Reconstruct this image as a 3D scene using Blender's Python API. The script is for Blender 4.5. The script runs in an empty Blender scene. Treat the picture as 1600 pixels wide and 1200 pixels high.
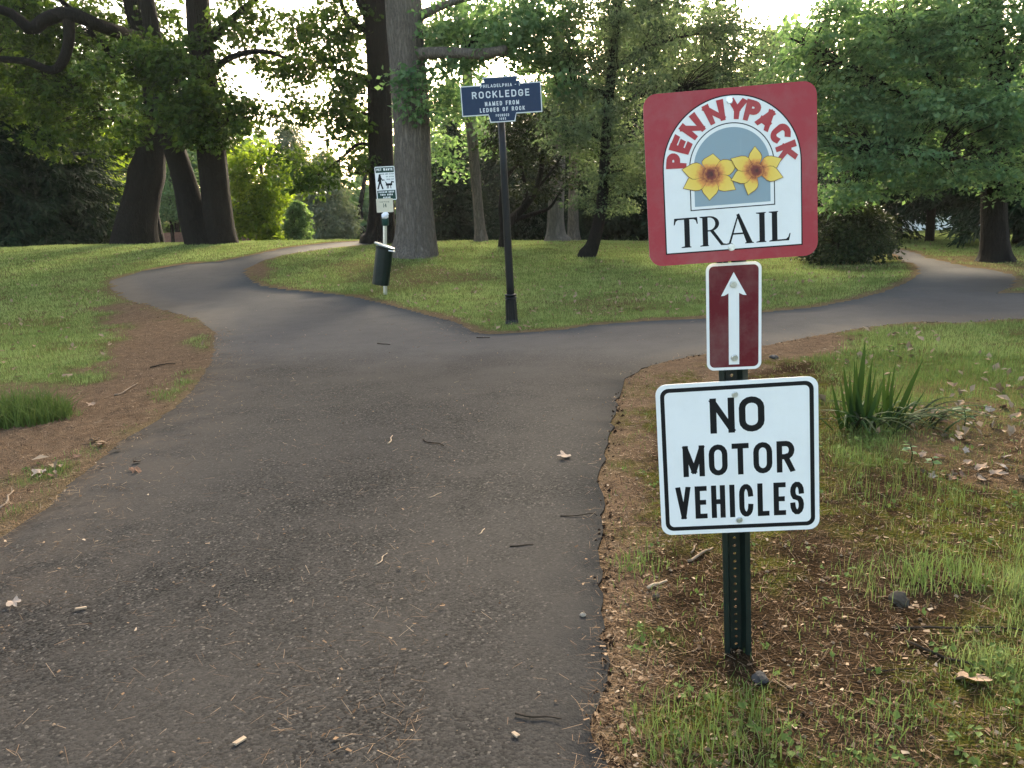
import bpy, math, random
import numpy as np
from mathutils import Matrix, Vector, geometry

# ------------------------------------------------------------------ camera, sky, sun, exposure
scene = bpy.context.scene
COL = scene.collection
F, CAM_H, PITCH, ROLL = 1250.0, 1.40, math.radians(12.0), math.radians(2.5)
FW = np.array([0, math.cos(PITCH), -math.sin(PITCH)])
_rt = np.array([1.0, 0, 0]); _up = np.cross(_rt, FW)
RT = _rt * math.cos(ROLL) - _up * math.sin(ROLL)
UP = _up * math.cos(ROLL) + _rt * math.sin(ROLL)
CAM = np.array([0.0, 0.0, CAM_H])
cd = bpy.data.cameras.new('camera'); cam = bpy.data.objects.new('camera', cd); COL.objects.link(cam)
cd.sensor_fit = 'HORIZONTAL'; cd.sensor_width = 36.0; cd.lens = 36.0 * F / 1600.0
cd.clip_start = 0.05; cd.clip_end = 1000
cam.matrix_world = Matrix(((RT[0], UP[0], -FW[0], CAM[0]), (RT[1], UP[1], -FW[1], CAM[1]),
                           (RT[2], UP[2], -FW[2], CAM[2]), (0, 0, 0, 1)))
scene.camera = cam

SUN_EL, SUN_AZ = math.radians(27), math.radians(8)
world = bpy.data.worlds.new('World'); scene.world = world; world.use_nodes = True
wn = world.node_tree
sky = wn.nodes.new('ShaderNodeTexSky'); sky.sky_type = 'NISHITA'; sky.sun_disc = False
sky.sun_elevation = SUN_EL; sky.sun_rotation = SUN_AZ
sky.air_density = 1.0; sky.dust_density = 4.0; sky.ozone_density = 0.7
bg = wn.nodes['Background']; bg.inputs['Strength'].default_value = 0.15
wt = wn.nodes.new('ShaderNodeMix'); wt.data_type = 'RGBA'; wt.blend_type = 'MULTIPLY'; wt.inputs['Factor'].default_value = 1.0
wt.inputs[7].default_value = (1.06, 1.0, 0.895, 1)                      # the camera's warm white balance
wn.links.new(sky.outputs[0], wt.inputs[6]); wn.links.new(wt.outputs[2], bg.inputs['Color'])
sl = bpy.data.lights.new('sun', 'SUN'); sl.energy = 2.1; sl.angle = math.radians(12); sl.color = (1, 0.88, 0.68)
sun = bpy.data.objects.new('sun', sl); COL.objects.link(sun)
sd = Vector((math.sin(SUN_AZ) * math.cos(SUN_EL), math.cos(SUN_AZ) * math.cos(SUN_EL), math.sin(SUN_EL)))
sun.rotation_euler = sd.to_track_quat('Z', 'Y').to_euler()
scene.view_settings.view_transform = 'Standard'; scene.view_settings.look = 'None'
scene.view_settings.gamma = 1.0; scene.view_settings.use_curve_mapping = False
scene.view_settings.exposure = 2.38
cy = scene.cycles
cy.max_bounces = 6; cy.diffuse_bounces = 3; cy.glossy_bounces = 2; cy.transmission_bounces = 3; cy.transparent_max_bounces = 4
cy.use_denoising = True

rng = np.random.default_rng(7)
random.seed(7)

# ------------------------------------------------------------------ helpers
def ray(px, py):
    d = FW + RT * ((px - 800) / F) + UP * ((600 - py) / F)
    return d
def W(px, py, Y):
    """point where the sight line of a pixel crosses the upright plane y = Y"""
    d = ray(px, py); return CAM + d * (Y / d[1])
def pxm(Y):
    return Y / F                     # metres per photo pixel at that distance

def _hash(ix, iy, iz, s):
    h = (ix * 374761393 + iy * 668265263 + iz * 2147483647 + s * 1274126177) & 0xFFFFFFFF
    h = ((h ^ (h >> 13)) * 1274126177) & 0xFFFFFFFF
    return ((h ^ (h >> 16)) & 0xFFFF) / 65535.0
def noise3(p, s=0):
    p = np.asarray(p, float); i = np.floor(p).astype(np.int64); f = p - i; f = f * f * (3 - 2 * f)
    r = 0
    for dx in (0, 1):
        for dy in (0, 1):
            for dz in (0, 1):
                w = (f[..., 0] if dx else 1 - f[..., 0]) * (f[..., 1] if dy else 1 - f[..., 1]) * (f[..., 2] if dz else 1 - f[..., 2])
                r = r + w * _hash(i[..., 0] + dx, i[..., 1] + dy, i[..., 2] + dz, s)
    return r
def noise2(x, y, scale=1.0, s=0, octv=1):
    r = 0; a = 1; t = 0
    for k in range(octv):
        p = np.stack([np.asarray(x, float) * scale * 2 ** k, np.asarray(y, float) * scale * 2 ** k, np.full(np.shape(x), 0.5 + 7.3 * k)], -1)
        r = r + a * noise3(p, s + k); t += a; a *= 0.5
    return r / t
def ss(a, b, x):
    t = np.clip((x - a) / (b - a), 0, 1); return t * t * (3 - 2 * t)

def mesh_np(name, V, faces, mats=(), smooth=False, attrs=None, mat_idx=None):
    me = bpy.data.meshes.new(name)
    V = np.asarray(V, np.float32).reshape(-1, 3)
    if not isinstance(faces, (list, tuple)): faces = [faces]
    faces = [np.asarray(f, np.int32) for f in faces if len(f)]
    nl = sum(f.size for f in faces); nf = sum(len(f) for f in faces)
    me.vertices.add(len(V)); me.vertices.foreach_set('co', V.ravel())
    me.loops.add(nl); me.polygons.add(nf)
    me.loops.foreach_set('vertex_index', np.concatenate([f.ravel() for f in faces]))
    sizes = np.concatenate([np.full(len(f), f.shape[1], np.int32) for f in faces])
    me.polygons.foreach_set('loop_start', np.concatenate([[0], np.cumsum(sizes)[:-1]]).astype(np.int32))
    me.polygons.foreach_set('use_smooth', np.full(nf, smooth))
    if mat_idx is not None: me.polygons.foreach_set('material_index', np.asarray(mat_idx, np.int32))
    for k, v in (attrs or {}).items():
        v = np.asarray(v, np.float32)
        if v.ndim == 1:
            a = me.attributes.new(k, 'FLOAT', 'POINT'); a.data.foreach_set('value', v)
        else:
            a = me.attributes.new(k, 'FLOAT_COLOR', 'POINT')
            a.data.foreach_set('color', np.concatenate([v, np.ones((len(v), 4 - v.shape[1]), np.float32)], 1).ravel())
    me.update(calc_edges=True); me.validate()
    for m in mats: me.materials.append(m)
    return me
def obj(name, me, parent=None, loc=None):
    o = bpy.data.objects.new(name, me); COL.objects.link(o)
    if parent is not None: o.parent = parent
    if loc is not None: o.location = loc
    return o
def empty(name, loc=(0, 0, 0)):
    o = bpy.data.objects.new(name, None); COL.objects.link(o); o.location = loc; o.empty_display_size = 0.2; return o
def tag(o, label, cat=None, group=None, kind=None):
    o['label'] = label
    if cat: o['category'] = cat
    if group: o['group'] = group
    if kind: o['kind'] = kind
    return o
class MB:
    """collects vertices and faces of one mesh"""
    def __init__(s): s.v = []; s.f = {}; s.n = 0
    def add(s, V, Fc):
        V = np.asarray(V, float).reshape(-1, 3); Fc = np.asarray(Fc, int)
        s.v.append(V); s.f.setdefault(Fc.shape[1], []).append(Fc + s.n); s.n += len(V)
    def poly(s, V): s.add(V, [list(range(len(V)))])
    def box(s, lo, hi):
        x0, y0, z0 = lo; x1, y1, z1 = hi
        s.add([(x0, y0, z0), (x1, y0, z0), (x1, y1, z0), (x0, y1, z0), (x0, y0, z1), (x1, y0, z1), (x1, y1, z1), (x0, y1, z1)],
              [(0, 3, 2, 1), (4, 5, 6, 7), (0, 1, 5, 4), (1, 2, 6, 5), (2, 3, 7, 6), (3, 0, 4, 7)])
    def tube(s, P, R, n=8, cap=True, disp=None):
        V, Q = tube(P, R, n, disp); s.add(V, Q)
        if cap:
            k = len(V); s.f.setdefault(n, [])
            b = s.n - k
            s.f[n].append(np.array([[b + i for i in range(n)][::-1], [b + k - n + i for i in range(n)]]))
    def mesh(s, name, mats=(), smooth=False, xf=None):
        V = np.concatenate(s.v)
        if xf is not None: V = xf(V)
        return mesh_np(name, V, [np.concatenate(f) for f in s.f.values()], mats, smooth)
def frames(P):
    P = np.asarray(P, float); t = np.gradient(P, axis=0); t /= np.linalg.norm(t, axis=1)[:, None] + 1e-12
    a = np.array([0, 1.0, 0]) if abs(t[0, 1]) < 0.8 else np.array([1.0, 0, 0])
    U = []; Vv = []
    u = np.cross(a, t[0]); u /= np.linalg.norm(u)
    for ti in t:
        u = u - ti * (u @ ti); u /= np.linalg.norm(u) + 1e-12; U.append(u); Vv.append(np.cross(ti, u))
    return P, t, np.array(U), np.array(Vv)
def tube(P, R, n=8, disp=None):
    P, t, U, Vv = frames(P); m = len(P); R = np.broadcast_to(np.asarray(R, float), (m,))
    a = np.arange(n) * 2 * np.pi / n
    rr = R[:, None] * np.ones(n)
    if disp is not None: rr = rr * disp(np.arange(m)[:, None], a[None, :], P)
    V = P[:, None, :] + rr[..., None] * (np.cos(a)[None, :, None] * U[:, None, :] + np.sin(a)[None, :, None] * Vv[:, None, :])
    i = np.arange(m - 1)[:, None]; j = np.arange(n)[None, :]; j2 = (j + 1) % n
    Q = np.stack([i * n + j, i * n + j2, (i + 1) * n + j2, (i + 1) * n + j], -1).reshape(-1, 4)
    return V.reshape(-1, 3), Q
def resample(P, n):
    P = np.asarray(P, float); k = P.shape[0]
    # Catmull-Rom through the points
    Q = np.vstack([2 * P[0] - P[1], P, 2 * P[-1] - P[-2]]); u = np.linspace(0, k - 1 - 1e-9, n); i = u.astype(int); f = (u - i)[:, None]
    a, b, c, d = Q[i], Q[i + 1], Q[i + 2], Q[i + 3]
    return 0.5 * (2 * b + (c - a) * f + (2 * a - 5 * b + 4 * c - d) * f ** 2 + (3 * b - a - 3 * c + d) * f ** 3)

# ------------------------------------------------------------------ material helpers
class NT:
    def __init__(s, name):
        s.m = bpy.data.materials.new(name); s.m.use_nodes = True; s.t = s.m.node_tree
        s.b = s.t.nodes['Principled BSDF']; s.out = s.t.nodes['Material Output']
    def n(s, typ, **kw):
        nd = s.t.nodes.new(typ)
        for k, v in kw.items():
            if k.startswith('i_'): nd.inputs[k[2:].replace('_', ' ')].default_value = v
            else: setattr(nd, k, v)
        return nd
    def l(s, a, b): s.t.links.new(a, b)
    def attr(s, name): return s.n('ShaderNodeAttribute', attribute_name=name)
    def coord(s): return s.n('ShaderNodeTexCoord')
    def noise(s, vec, scale, detail=3, rough=0.6):
        nd = s.n('ShaderNodeTexNoise'); nd.inputs['Scale'].default_value = scale; nd.inputs['Detail'].default_value = detail
        nd.inputs['Roughness'].default_value = rough
        if vec is not None: s.l(vec, nd.inputs['Vector'])
        return nd.outputs['Fac']
    def ramp(s, fac, stops):
        r = s.n('ShaderNodeValToRGB'); e = r.color_ramp.elements
        while len(e) < len(stops): e.new(0.5)
        for k, (p, c) in enumerate(stops): e[k].position = p; e[k].color = (*c, 1) if len(c) == 3 else c
        s.l(fac, r.inputs[0]); return r.outputs[0]
    def mix(s, fac, a, b, mode='MIX'):
        m = s.n('ShaderNodeMix', data_type='RGBA', blend_type=mode)
        for inp, v in ((m.inputs['Factor'], fac), (m.inputs[6], a), (m.inputs[7], b)):
            if isinstance(v, (int, float)): inp.default_value = v
            elif isinstance(v, tuple): inp.default_value = (*v, 1)
            else: s.l(v, inp)
        return m.outputs[2]
    def math(s, op, a, b=None, clamp=False):
        m = s.n('ShaderNodeMath', operation=op, use_clamp=clamp)
        for k, v in enumerate((a, b)):
            if v is None: continue
            if isinstance(v, (int, float)): m.inputs[k].default_value = v
            else: s.l(v, m.inputs[k])
        return m.outputs[0]
    def maprange(s, v, a, b, c=0.0, d=1.0):
        m = s.n('ShaderNodeMapRange'); s.l(v, m.inputs[0])
        for k, x in zip((1, 2, 3, 4), (a, b, c, d)): m.inputs[k].default_value = x
        return m.outputs[0]
    def bump(s, h, strength=0.4, dist=0.01, normal=None):
        b = s.n('ShaderNodeBump'); b.inputs['Strength'].default_value = strength; b.inputs['Distance'].default_value = dist
        s.l(h, b.inputs['Height'])
        if normal is not None: s.l(normal, b.inputs['Normal'])
        s.l(b.outputs[0], s.b.inputs['Normal']); return b.outputs[0]
    def scaled(s, vec, sc):
        m = s.n('ShaderNodeMapping'); m.inputs['Scale'].default_value = sc; s.l(vec, m.inputs['Vector']); return m.outputs[0]
    def col(s, c):
        if isinstance(c, tuple): s.b.inputs['Base Color'].default_value = (*c, 1)
        else: s.l(c, s.b.inputs['Base Color'])
    def set(s, rough=0.7, spec=0.3, metal=0.0):
        s.b.inputs['Roughness'].default_value = rough; s.b.inputs['Specular IOR Level'].default_value = spec; s.b.inputs['Metallic'].default_value = metal

def plain(name, c, rough=0.6, spec=0.3, metal=0.0, var=0.12, nscale=18):
    t = NT(name); o = t.coord().outputs['Object']
    n = t.noise(o, nscale, 4)
    lo = tuple(x * (1 - var) for x in c); hi = tuple(min(1, x * (1 + var)) for x in c)
    t.col(t.ramp(n, [(0.3, lo), (0.7, hi)])); t.set(rough, spec, metal); return t.m

def leafmat(name, dark, mid, light, trans=0.4, rough=0.5, glow=(1.35, 1.25, 0.55), spec=0.10):
    t = NT(name); a = t.attr('tint')
    c = t.ramp(a.outputs['Fac'], [(0.0, dark), (0.5, mid), (1.0, light)])
    t.col(c); t.set(rough, spec)
    tr = t.n('ShaderNodeBsdfTranslucent'); g = t.mix(1.0, c, glow, 'MULTIPLY'); t.l(g, tr.inputs['Color'])
    mx = t.n('ShaderNodeMixShader'); mx.inputs[0].default_value = trans
    t.l(t.b.outputs[0], mx.inputs[1]); t.l(tr.outputs[0], mx.inputs[2]); t.l(mx.outputs[0], t.out.inputs['Surface'])
    return t.m

def barkmat(name, dark, light, sx=9.0, sz=1.6, depth=0.03):
    t = NT(name); o = t.coord().outputs['Object']
    w = t.n('ShaderNodeMapping'); w.inputs['Scale'].default_value = (sx, sx, sz); t.l(o, w.inputs['Vector'])
    n1 = t.noise(w.outputs[0], 1.6, 6, 0.62); n2 = t.noise(o, 28, 4)
    r = t.math('ABSOLUTE', t.math('SUBTRACT', n1, 0.5)); r = t.maprange(r, 0.0, 0.16)
    h = t.math('ADD', r, t.math('MULTIPLY', n2, 0.35))
    t.col(t.mix(n2, t.mix(r, dark, light), tuple(0.75 * x for x in light))); t.set(0.9, 0.15)
    t.bump(h, 0.9, depth); return t.m

# ------------------------------------------------------------------ terrain shape
_RX = np.array([-40, -15, -8, -4.5, -2.5, 0, 3, 8, 14, 60.0]); _RZ = np.array([1.1, 1.0, .85, .72, .60, .50, .38, .05, 0.0, 0.0])
def T(x, y):
    x = np.asarray(x, float); y = np.asarray(y, float)
    z = np.interp(x, _RX, _RZ) * ss(11, 26, y)
    fall = np.maximum(0, y - 27); z = z - (0.13 * fall * fall / (fall + 6)) * np.interp(x, [0, 14], [1.0, 0.25])
    return z
def ground_hit(px, py, tmax=70):
    d = ray(px, py); s = np.linspace(0.5, tmax, 4000); P = CAM + d * s[:, None]
    below = P[:, 2] <= T(P[:, 0], P[:, 1]); k = int(np.argmax(below)) if below.any() else len(s) - 1
    a, b = s[max(k - 1, 0)], s[k]
    for _ in range(30):
        m = (a + b) / 2; q = CAM + d * m
        if q[2] <= T(q[0], q[1]): b = m
        else: a = m
    return CAM + d * b
def G(pts): return np.array([ground_hit(x, y)[:2] for x, y in pts])

# path outline read off the photograph
left_edge = G([(0, 842), (100, 765), (190, 692), (270, 640), (310, 592), (326, 560), (335, 530), (322, 512), (292, 497), (240, 482), (192, 467), (172, 449),
               (176, 438), (215, 426), (280, 414), (350, 408), (400, 398), (440, 389)])
inner_left = G([(500, 391), (455, 398), (412, 408), (390, 421), (392, 436), (430, 450), (510, 459), (560, 465), (620, 480), (680, 495), (722, 509), (746, 521)])
inner_right = G([(775, 524), (820, 521), (880, 516), (950, 507), (1040, 501), (1110, 497), (1200, 488), (1300, 476), (1380, 456), (1422, 440), (1434, 428), (1424, 415), (1402, 405), (1389, 397)])
far_right = G([(1412, 390), (1450, 402), (1500, 414), (1550, 423), (1585, 431), (1592, 442), (1590, 450), (1602, 458)])
near_right = G([(1602, 500), (1500, 504), (1400, 509), (1330, 519), (1260, 531), (1190, 545), (1100, 556), (1050, 566), (1004, 579), (978, 596), (966, 620), (956, 660),
                (949, 700), (942, 760), (938, 850), (940, 920), (945, 1000), (947, 1060), (944, 1130), (945, 1195)])
crest = [(-5.0, 26.5), (-3.2, 30.5), (-1.0, 34.0)]
crest_r = [(1.4, 33.0), (-0.9, 29.5), (-2.9, 26.2)]
farR = [(8.6, 22.5), (6.0, 27.0)]
farR2 = [(8.0, 28.0), (10.4, 23.0)]
right_out = [(14.0, 13.3), (17.5, 13.6), (22, 14.6), (22, 11.6), (17.5, 10.6), (14.5, 10.15)]
left_back = [(-2.6, 1.9), (-3.3, 0.4), (-3.9, -2.0), (-4.2, -6.0)]
right_back = [(0.20, 1.0), (0.24, 0.0), (0.4, -2.5), (0.6, -6.0)]
PATH0 = np.vstack([np.array(left_back)[::-1], left_edge, crest, crest_r, inner_left, inner_right, farR, farR2, far_right, right_out, near_right, right_back])
def densify(P, closed=True):
    P = np.asarray(P); n = len(P); out = []
    Q = resample(np.vstack([P, P[:1]]) if closed else P, n * 12)[:-1]
    keep = [Q[0]]
    for q in Q[1:]:
        step = np.clip(0.018 * np.hypot(*q), 0.045, 0.4)
        if np.hypot(*(q - keep[-1])) >= step: keep.append(q)
    out = [keep[0]]
    for a, b in zip(keep, keep[1:] + keep[:1]):
        step = np.clip(0.018 * np.hypot(*b), 0.045, 0.4); k = int(np.hypot(*(b - a)) / step)
        for i in range(1, k): out.append(a + (b - a) * i / k)
        out.append(b)
    return np.array(out[:-1])
PATH = densify(PATH0)
_nj = (noise2(PATH[:, 0], PATH[:, 1], 2.2, 3, 3) - 0.5) * 0.10 + (noise2(PATH[:, 0], PATH[:, 1], 14, 5, 3) - 0.5) * 0.085
_tg = np.roll(PATH, -1, 0) - np.roll(PATH, 1, 0); _tg /= np.linalg.norm(_tg, axis=1)[:, None] + 1e-9
PATH = PATH + np.stack([_tg[:, 1], -_tg[:, 0]], 1) * _nj[:, None]

def sdf(poly, x, y):
    """signed distance to a closed outline, negative inside"""
    x = np.asarray(x, float).ravel(); y = np.asarray(y, float).ravel(); out = np.empty(len(x))
    A = poly; B = np.roll(poly, -1, 0); D = B - A; L2 = (D ** 2).sum(1) + 1e-12
    for s in range(0, len(x), 40000):
        px = x[s:s + 40000, None]; py = y[s:s + 40000, None]
        t = np.clip(((px - A[:, 0]) * D[:, 0] + (py - A[:, 1]) * D[:, 1]) / L2, 0, 1)
        d = np.sqrt(((px - A[:, 0] - t * D[:, 0]) ** 2 + (py - A[:, 1] - t * D[:, 1]) ** 2).min(1))
        c = ((A[:, 1] > py) != (B[:, 1] > py)) & (px < D[:, 0] * (py - A[:, 1]) / (D[:, 1] + 1e-12) + A[:, 0])
        out[s:s + 40000] = np.where(c.sum(1) % 2 == 1, -d, d)
    return out

# masks on a grid: path distance, bare needles, soil, moss, litter, tuft density
GX0, GX1, GY0, GY1, GR = -16.0, 24.0, -4.0, 36.0, 0.08
gx = np.arange(GX0, GX1, GR); gy = np.arange(GY0, GY1, GR); MX, MY = np.meshgrid(gx, gy, indexing='ij')
coarse = PATH[::2]
SD = sdf(coarse, MX, MY).reshape(MX.shape)
wob = (noise2(MX, MY, 1.3, 11, 3) - 0.5); wob2 = (noise2(MX, MY, 5.0, 21, 3) - 0.5)
def region(pts, soft, wa=0.5, wb=0.2):
    s = sdf(G(pts), MX, MY).reshape(MX.shape) + wob * wa + wob2 * wb
    return 1 - ss(-soft, soft, s)
needle = region([(168, 470), (245, 480), (300, 498), (338, 530), (330, 590), (280, 640), (190, 700), (100, 770), (0, 850), (-150, 940), (-260, 700), (-120, 610), (0, 604), (80, 606), (135, 592), (165, 560), (180, 530), (178, 500)], 0.22, 1.1, 0.7)
needle = np.maximum(needle, region([(935, 1200), (930, 850), (945, 680), (970, 590), (1050, 560), (1190, 540), (1330, 516), (1330, 545), (1230, 570), (1110, 600), (1020, 640), (1000, 760), (985, 900), (985, 1050), (980, 1200)], 0.10, 0.3, 0.35))
edge_strip = (1 - ss(0.05, 0.22, SD + wob2 * 0.35 + wob * 0.15)) * 0.85
needle = np.maximum(needle, edge_strip)
needle = np.maximum(needle, region([(385, 415), (410, 405), (425, 420), (420, 440), (395, 438)], 0.2, 0.5, 0.3))
needle = np.maximum(needle, 0.75 * region([(1400, 400), (1600, 402), (1600, 428), (1480, 410)], 0.5, 1.2, .6))
soil = region([(945, 1260), (935, 850), (960, 640), (1000, 590), (1200, 560), (1290, 565), (1300, 620), (1330, 730), (1500, 700), (1640, 660), (1650, 800), (1600, 900), (1700, 1260)], 0.18, 0.5, 0.5)
moss = soil * ss(0.46, 0.58, noise2(MX, MY, 2.1, 41, 3) + 0.10 * np.tanh((MX - 1.0) * 1.2))
litter = np.maximum(region([(1420, 640), (1520, 625), (1640, 640), (1640, 770), (1500, 760), (1400, 700)], 0.12, 0.3, 0.2),
                    0.7 * region([(510, 415), (600, 408), (720, 425), (740, 440), (640, 448), (540, 440)], 0.5, 2.2, 1.0))
litter = np.maximum(litter, 0.5 * region([(880, 470), (1000, 458), (1060, 475), (960, 492), (880, 488)], 0.3, 1.5, 1.0))
litter = np.maximum(litter, 0.5 * region([(1230, 400), (1400, 402), (1420, 420), (1260, 422)], 0.5, 1.0, 1.0))
tuft = np.zeros_like(soil)
for pts, a in (([(965, 1200), (1000, 1110), (1120, 1075), (1220, 1110), (1240, 1200)], .75), ([(1300, 900), (1400, 860), (1520, 870), (1540, 930), (1440, 950), (1320, 945)], .75),
               ([(1330, 1200), (1300, 1120), (1400, 1085), (1500, 1110), (1470, 1180), (1420, 1200)], .7), ([(960, 890), (1010, 850), (1050, 880), (1020, 905)], .5),
               ([(1285, 700), (1350, 720), (1480, 745), (1560, 800), (1430, 810), (1290, 770)], .8), ([(1560, 860), (1640, 850), (1640, 950), (1570, 960)], .6),
               ([(1200, 960), (1330, 950), (1340, 1030), (1240, 1040)], .22), ([(1540, 1100), (1640, 1060), (1640, 1150), (1560, 1150)], .6)):
    tuft = np.maximum(tuft, a * region(pts, 0.10, 0.25, 0.25))
lawn = (1 - needle) * (1 - soil) * (1 - 0.75 * litter) * ss(0.0, 0.10, SD)
thin = ss(0.58, 0.74, noise2(MX, MY, 0.9, 77, 3))            # thin, worn places in the lawn
def look(A, x, y):
    fx = np.clip((np.asarray(x) - GX0) / GR, 0, len(gx) - 1.001); fy = np.clip((np.asarray(y) - GY0) / GR, 0, len(gy) - 1.001)
    i = fx.astype(int); j = fy.astype(int); u = fx - i; v = fy - j
    return A[i, j] * (1 - u) * (1 - v) + A[i + 1, j] * u * (1 - v) + A[i, j + 1] * (1 - u) * v + A[i + 1, j + 1] * u * v
def micro(x, y):
    m = (noise2(x, y, 1.1, 5, 2) - .5) * 0.05 + (noise2(x, y, 7, 8, 3) - .5) * 0.040 + (noise2(x, y, 26, 18, 2) - .5) * 0.020
    return m
def GZ(x, y):
    """height of the finished ground"""
    sdv = look(SD, x, y)
    out = ss(0.0, 0.35, sdv)
    x = np.asarray(x, float); y = np.asarray(y, float)
    flush = 1 - ss(-.9, -.2, x) * (1 - ss(6.0, 7.4, y))
    z = T(x, y) + micro(x, y) * (0.25 + 0.75 * out) + 0.026 * np.exp(-np.maximum(sdv, 0) / .6) * flush
    far = np.clip(np.hypot(x, y) * .02, .04, .5)
    z = z + .022 * np.exp(-((x - .668) ** 2 + (y - 2.262) ** 2) / .009)          # soil pushed up round the post
    z = np.where(sdv < -.01, np.minimum(z, T(x, y) + .010), z)
    return np.where(sdv < -far, T(x, y) - 0.06, z)
PATH_LIFT = 0.026
def PZ(x, y): return T(x, y) + PATH_LIFT

# ------------------------------------------------------------------ ground
def axis(lo, hi, fine_lo, fine_hi, step, growth):
    a = list(np.arange(fine_lo, fine_hi + 1e-6, step)); s = step
    while a[-1] < hi: s *= growth; a.append(a[-1] + s)
    s = step
    while a[0] > lo: s *= growth; a.insert(0, a[0] - s)
    return np.array(a)
ax = axis(-220, 220, -3.2, 4.2, 0.03, 1.035); ay = axis(-60, 320, 1.2, 7.0, 0.035, 1.022)
X, Y = np.meshgrid(ax, ay, indexing='ij'); Z = GZ(X, Y)
nx, ny = X.shape; idx = np.arange(nx * ny).reshape(nx, ny)
Q = np.stack([idx[:-1, :-1], idx[1:, :-1], idx[1:, 1:], idx[:-1, 1:]], -1).reshape(-1, 4)
inb = ((X > GX0) & (X < GX1) & (Y > GY0) & (Y < GY1)).ravel()
msk = lambda A: np.where(inb, look(A, X, Y).ravel(), 0.0)
t = NT('ground_mat'); o = t.coord().outputs['Object']
m1 = t.attr('m1'); m2 = t.attr('m2')
s1 = t.n('ShaderNodeSeparateColor'); t.l(m1.outputs['Color'], s1.inputs[0]); s2 = t.n('ShaderNodeSeparateColor'); t.l(m2.outputs['Color'], s2.inputs[0])
nf = t.noise(o, 55, 6, 0.7); nm = t.noise(o, 9, 4); nb = t.noise(o, 1.7, 4)
lawnc = t.mix(nm, (0.070, 0.105, 0.024), (0.12, 0.140, 0.040))
lawnc = t.mix(t.maprange(nb, 0.45, 0.7), lawnc, (0.095, 0.075, 0.035))
needc = t.mix(nf, (0.048, 0.031, 0.019), (0.225, 0.155, 0.100)); needc = t.mix(t.maprange(nm, .4, .65), needc, (0.175, 0.118, 0.074))
soilc = t.mix(nf, (0.012, 0.008, 0.005), (0.058, 0.038, 0.021)); soilc = t.mix(t.maprange(nb, .5, .72), soilc, (0.068, 0.046, 0.028))
mossc = t.mix(nf, (0.030, 0.032, 0.006), (0.115, 0.110, 0.024))
c = t.mix(s1.outputs[1], lawnc, soilc); c = t.mix(s1.outputs[0], c, needc)
mm = t.math('MULTIPLY', s1.outputs[2], t.maprange(nm, 0.40, 0.55)); c = t.mix(mm, c, mossc)
lit = t.math('MULTIPLY', s2.outputs[0], t.maprange(nm, 0.3, 0.6)); c = t.mix(lit, c, (0.12, 0.080, 0.048))
t.col(c); t.set(1.0, 0.0)
v = t.n('ShaderNodeTexVoronoi'); v.inputs['Scale'].default_value = 90; t.l(o, v.inputs['Vector'])
t.bump(t.math('ADD', nf, v.outputs['Distance']), 1.0, 0.022)
gm = mesh_np('ground', np.stack([X, Y, Z], -1), Q, [t.m], True,
             {'m1': np.stack([msk(needle), msk(soil), msk(moss)], 1), 'm2': np.stack([msk(litter), msk(tuft), msk(thin)], 1)})
tag(obj('ground', gm), 'park ground of lawn, bare soil, moss and pine needles', kind='structure')

# ------------------------------------------------------------------ asphalt path
def build_path():
    B = PATH; nb_ = len(B); pts = [tuple(p) for p in B]
    # interior points
    cand = []
    y = -5.9
    while y < 34:
        st = np.clip(0.05 * abs(y), 0.10, 0.7); x = -16 + rng.random() * st
        while x < 22: cand.append((x + rng.normal() * st * .15, y + rng.normal() * st * .15, st)); x += st
        y += st
    cand = np.array(cand); d = sdf(coarse, cand[:, 0], cand[:, 1]); cand = cand[d < -0.6 * cand[:, 2]]
    pts += [tuple(p[:2]) for p in cand]
    vs, es, fs, _, _, _ = geometry.delaunay_2d_cdt([Vector(p) for p in pts], [], [list(range(nb_))], 1, 1e-5)
    V = np.array([tuple(v) for v in vs]); tri = np.array([f for f in fs if len(f) == 3])
    d = -sdf(B, V[:, 0], V[:, 1]); d[:nb_] = 0
    z = PZ(V[:, 0], V[:, 1]) + (noise2(V[:, 0], V[:, 1], 0.8, 9, 2) - 0.5) * 0.015
    on = d < 0.02
    z = z - np.where(on, 0.006 + 0.012 * noise2(V[:, 0], V[:, 1], 9, 2, 2), 0)
    n = len(V)
    low = np.stack([B[:, 0], B[:, 1], T(B[:, 0], B[:, 1]) - 0.10], 1)
    side = (noise2(B[:, 0], B[:, 1], 25, 6, 2) - .5)[:, None] * 0.03
    cen = np.stack([_tg[:, 1], -_tg[:, 0]], 1)
    low[:, :2] += cen * side
    i = np.arange(nb_); j = (i + 1) % nb_
    quad = np.stack([i, i + n, j + n, j], 1)
    VV = np.vstack([np.column_stack([V, z]), low]); ed = np.concatenate([d, np.zeros(nb_)])
    leftness = np.concatenate([look(np.clip(needle, 0, 1), V[:, 0], V[:, 1]), np.zeros(nb_)])
    lf = np.interp(VV[:, 0] - np.interp(VV[:, 1], [-6, 1.5, 3, 6, 9, 12], [-3.9, -2.6, -2.8, -3.2, -3.8, -5.0]), [0, 1.3], [1, 0]) * (VV[:, 1] < 9)
    rim = np.exp(-ed / 0.16) * np.interp(VV[:, 1], [7.0, 9.0], [1, 0.25]) * (VV[:, 0] > -0.6)
    old = ss(-.8, .8, VV[:, 1] - (7.6 - .25 * VV[:, 0]) + 1.2 * (noise2(VV[:, 0], VV[:, 1], .9, 55, 3) - .5))  # older lighter asphalt past the seam; sky reflection is put into this tone too
    return VV, [tri, quad], np.stack([np.clip(rim, 0, 1), np.clip(lf, 0, 1), old], 1)
VV, FF, pa = build_path()
t = NT('asphalt'); o = t.coord().outputs['Object']
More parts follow.
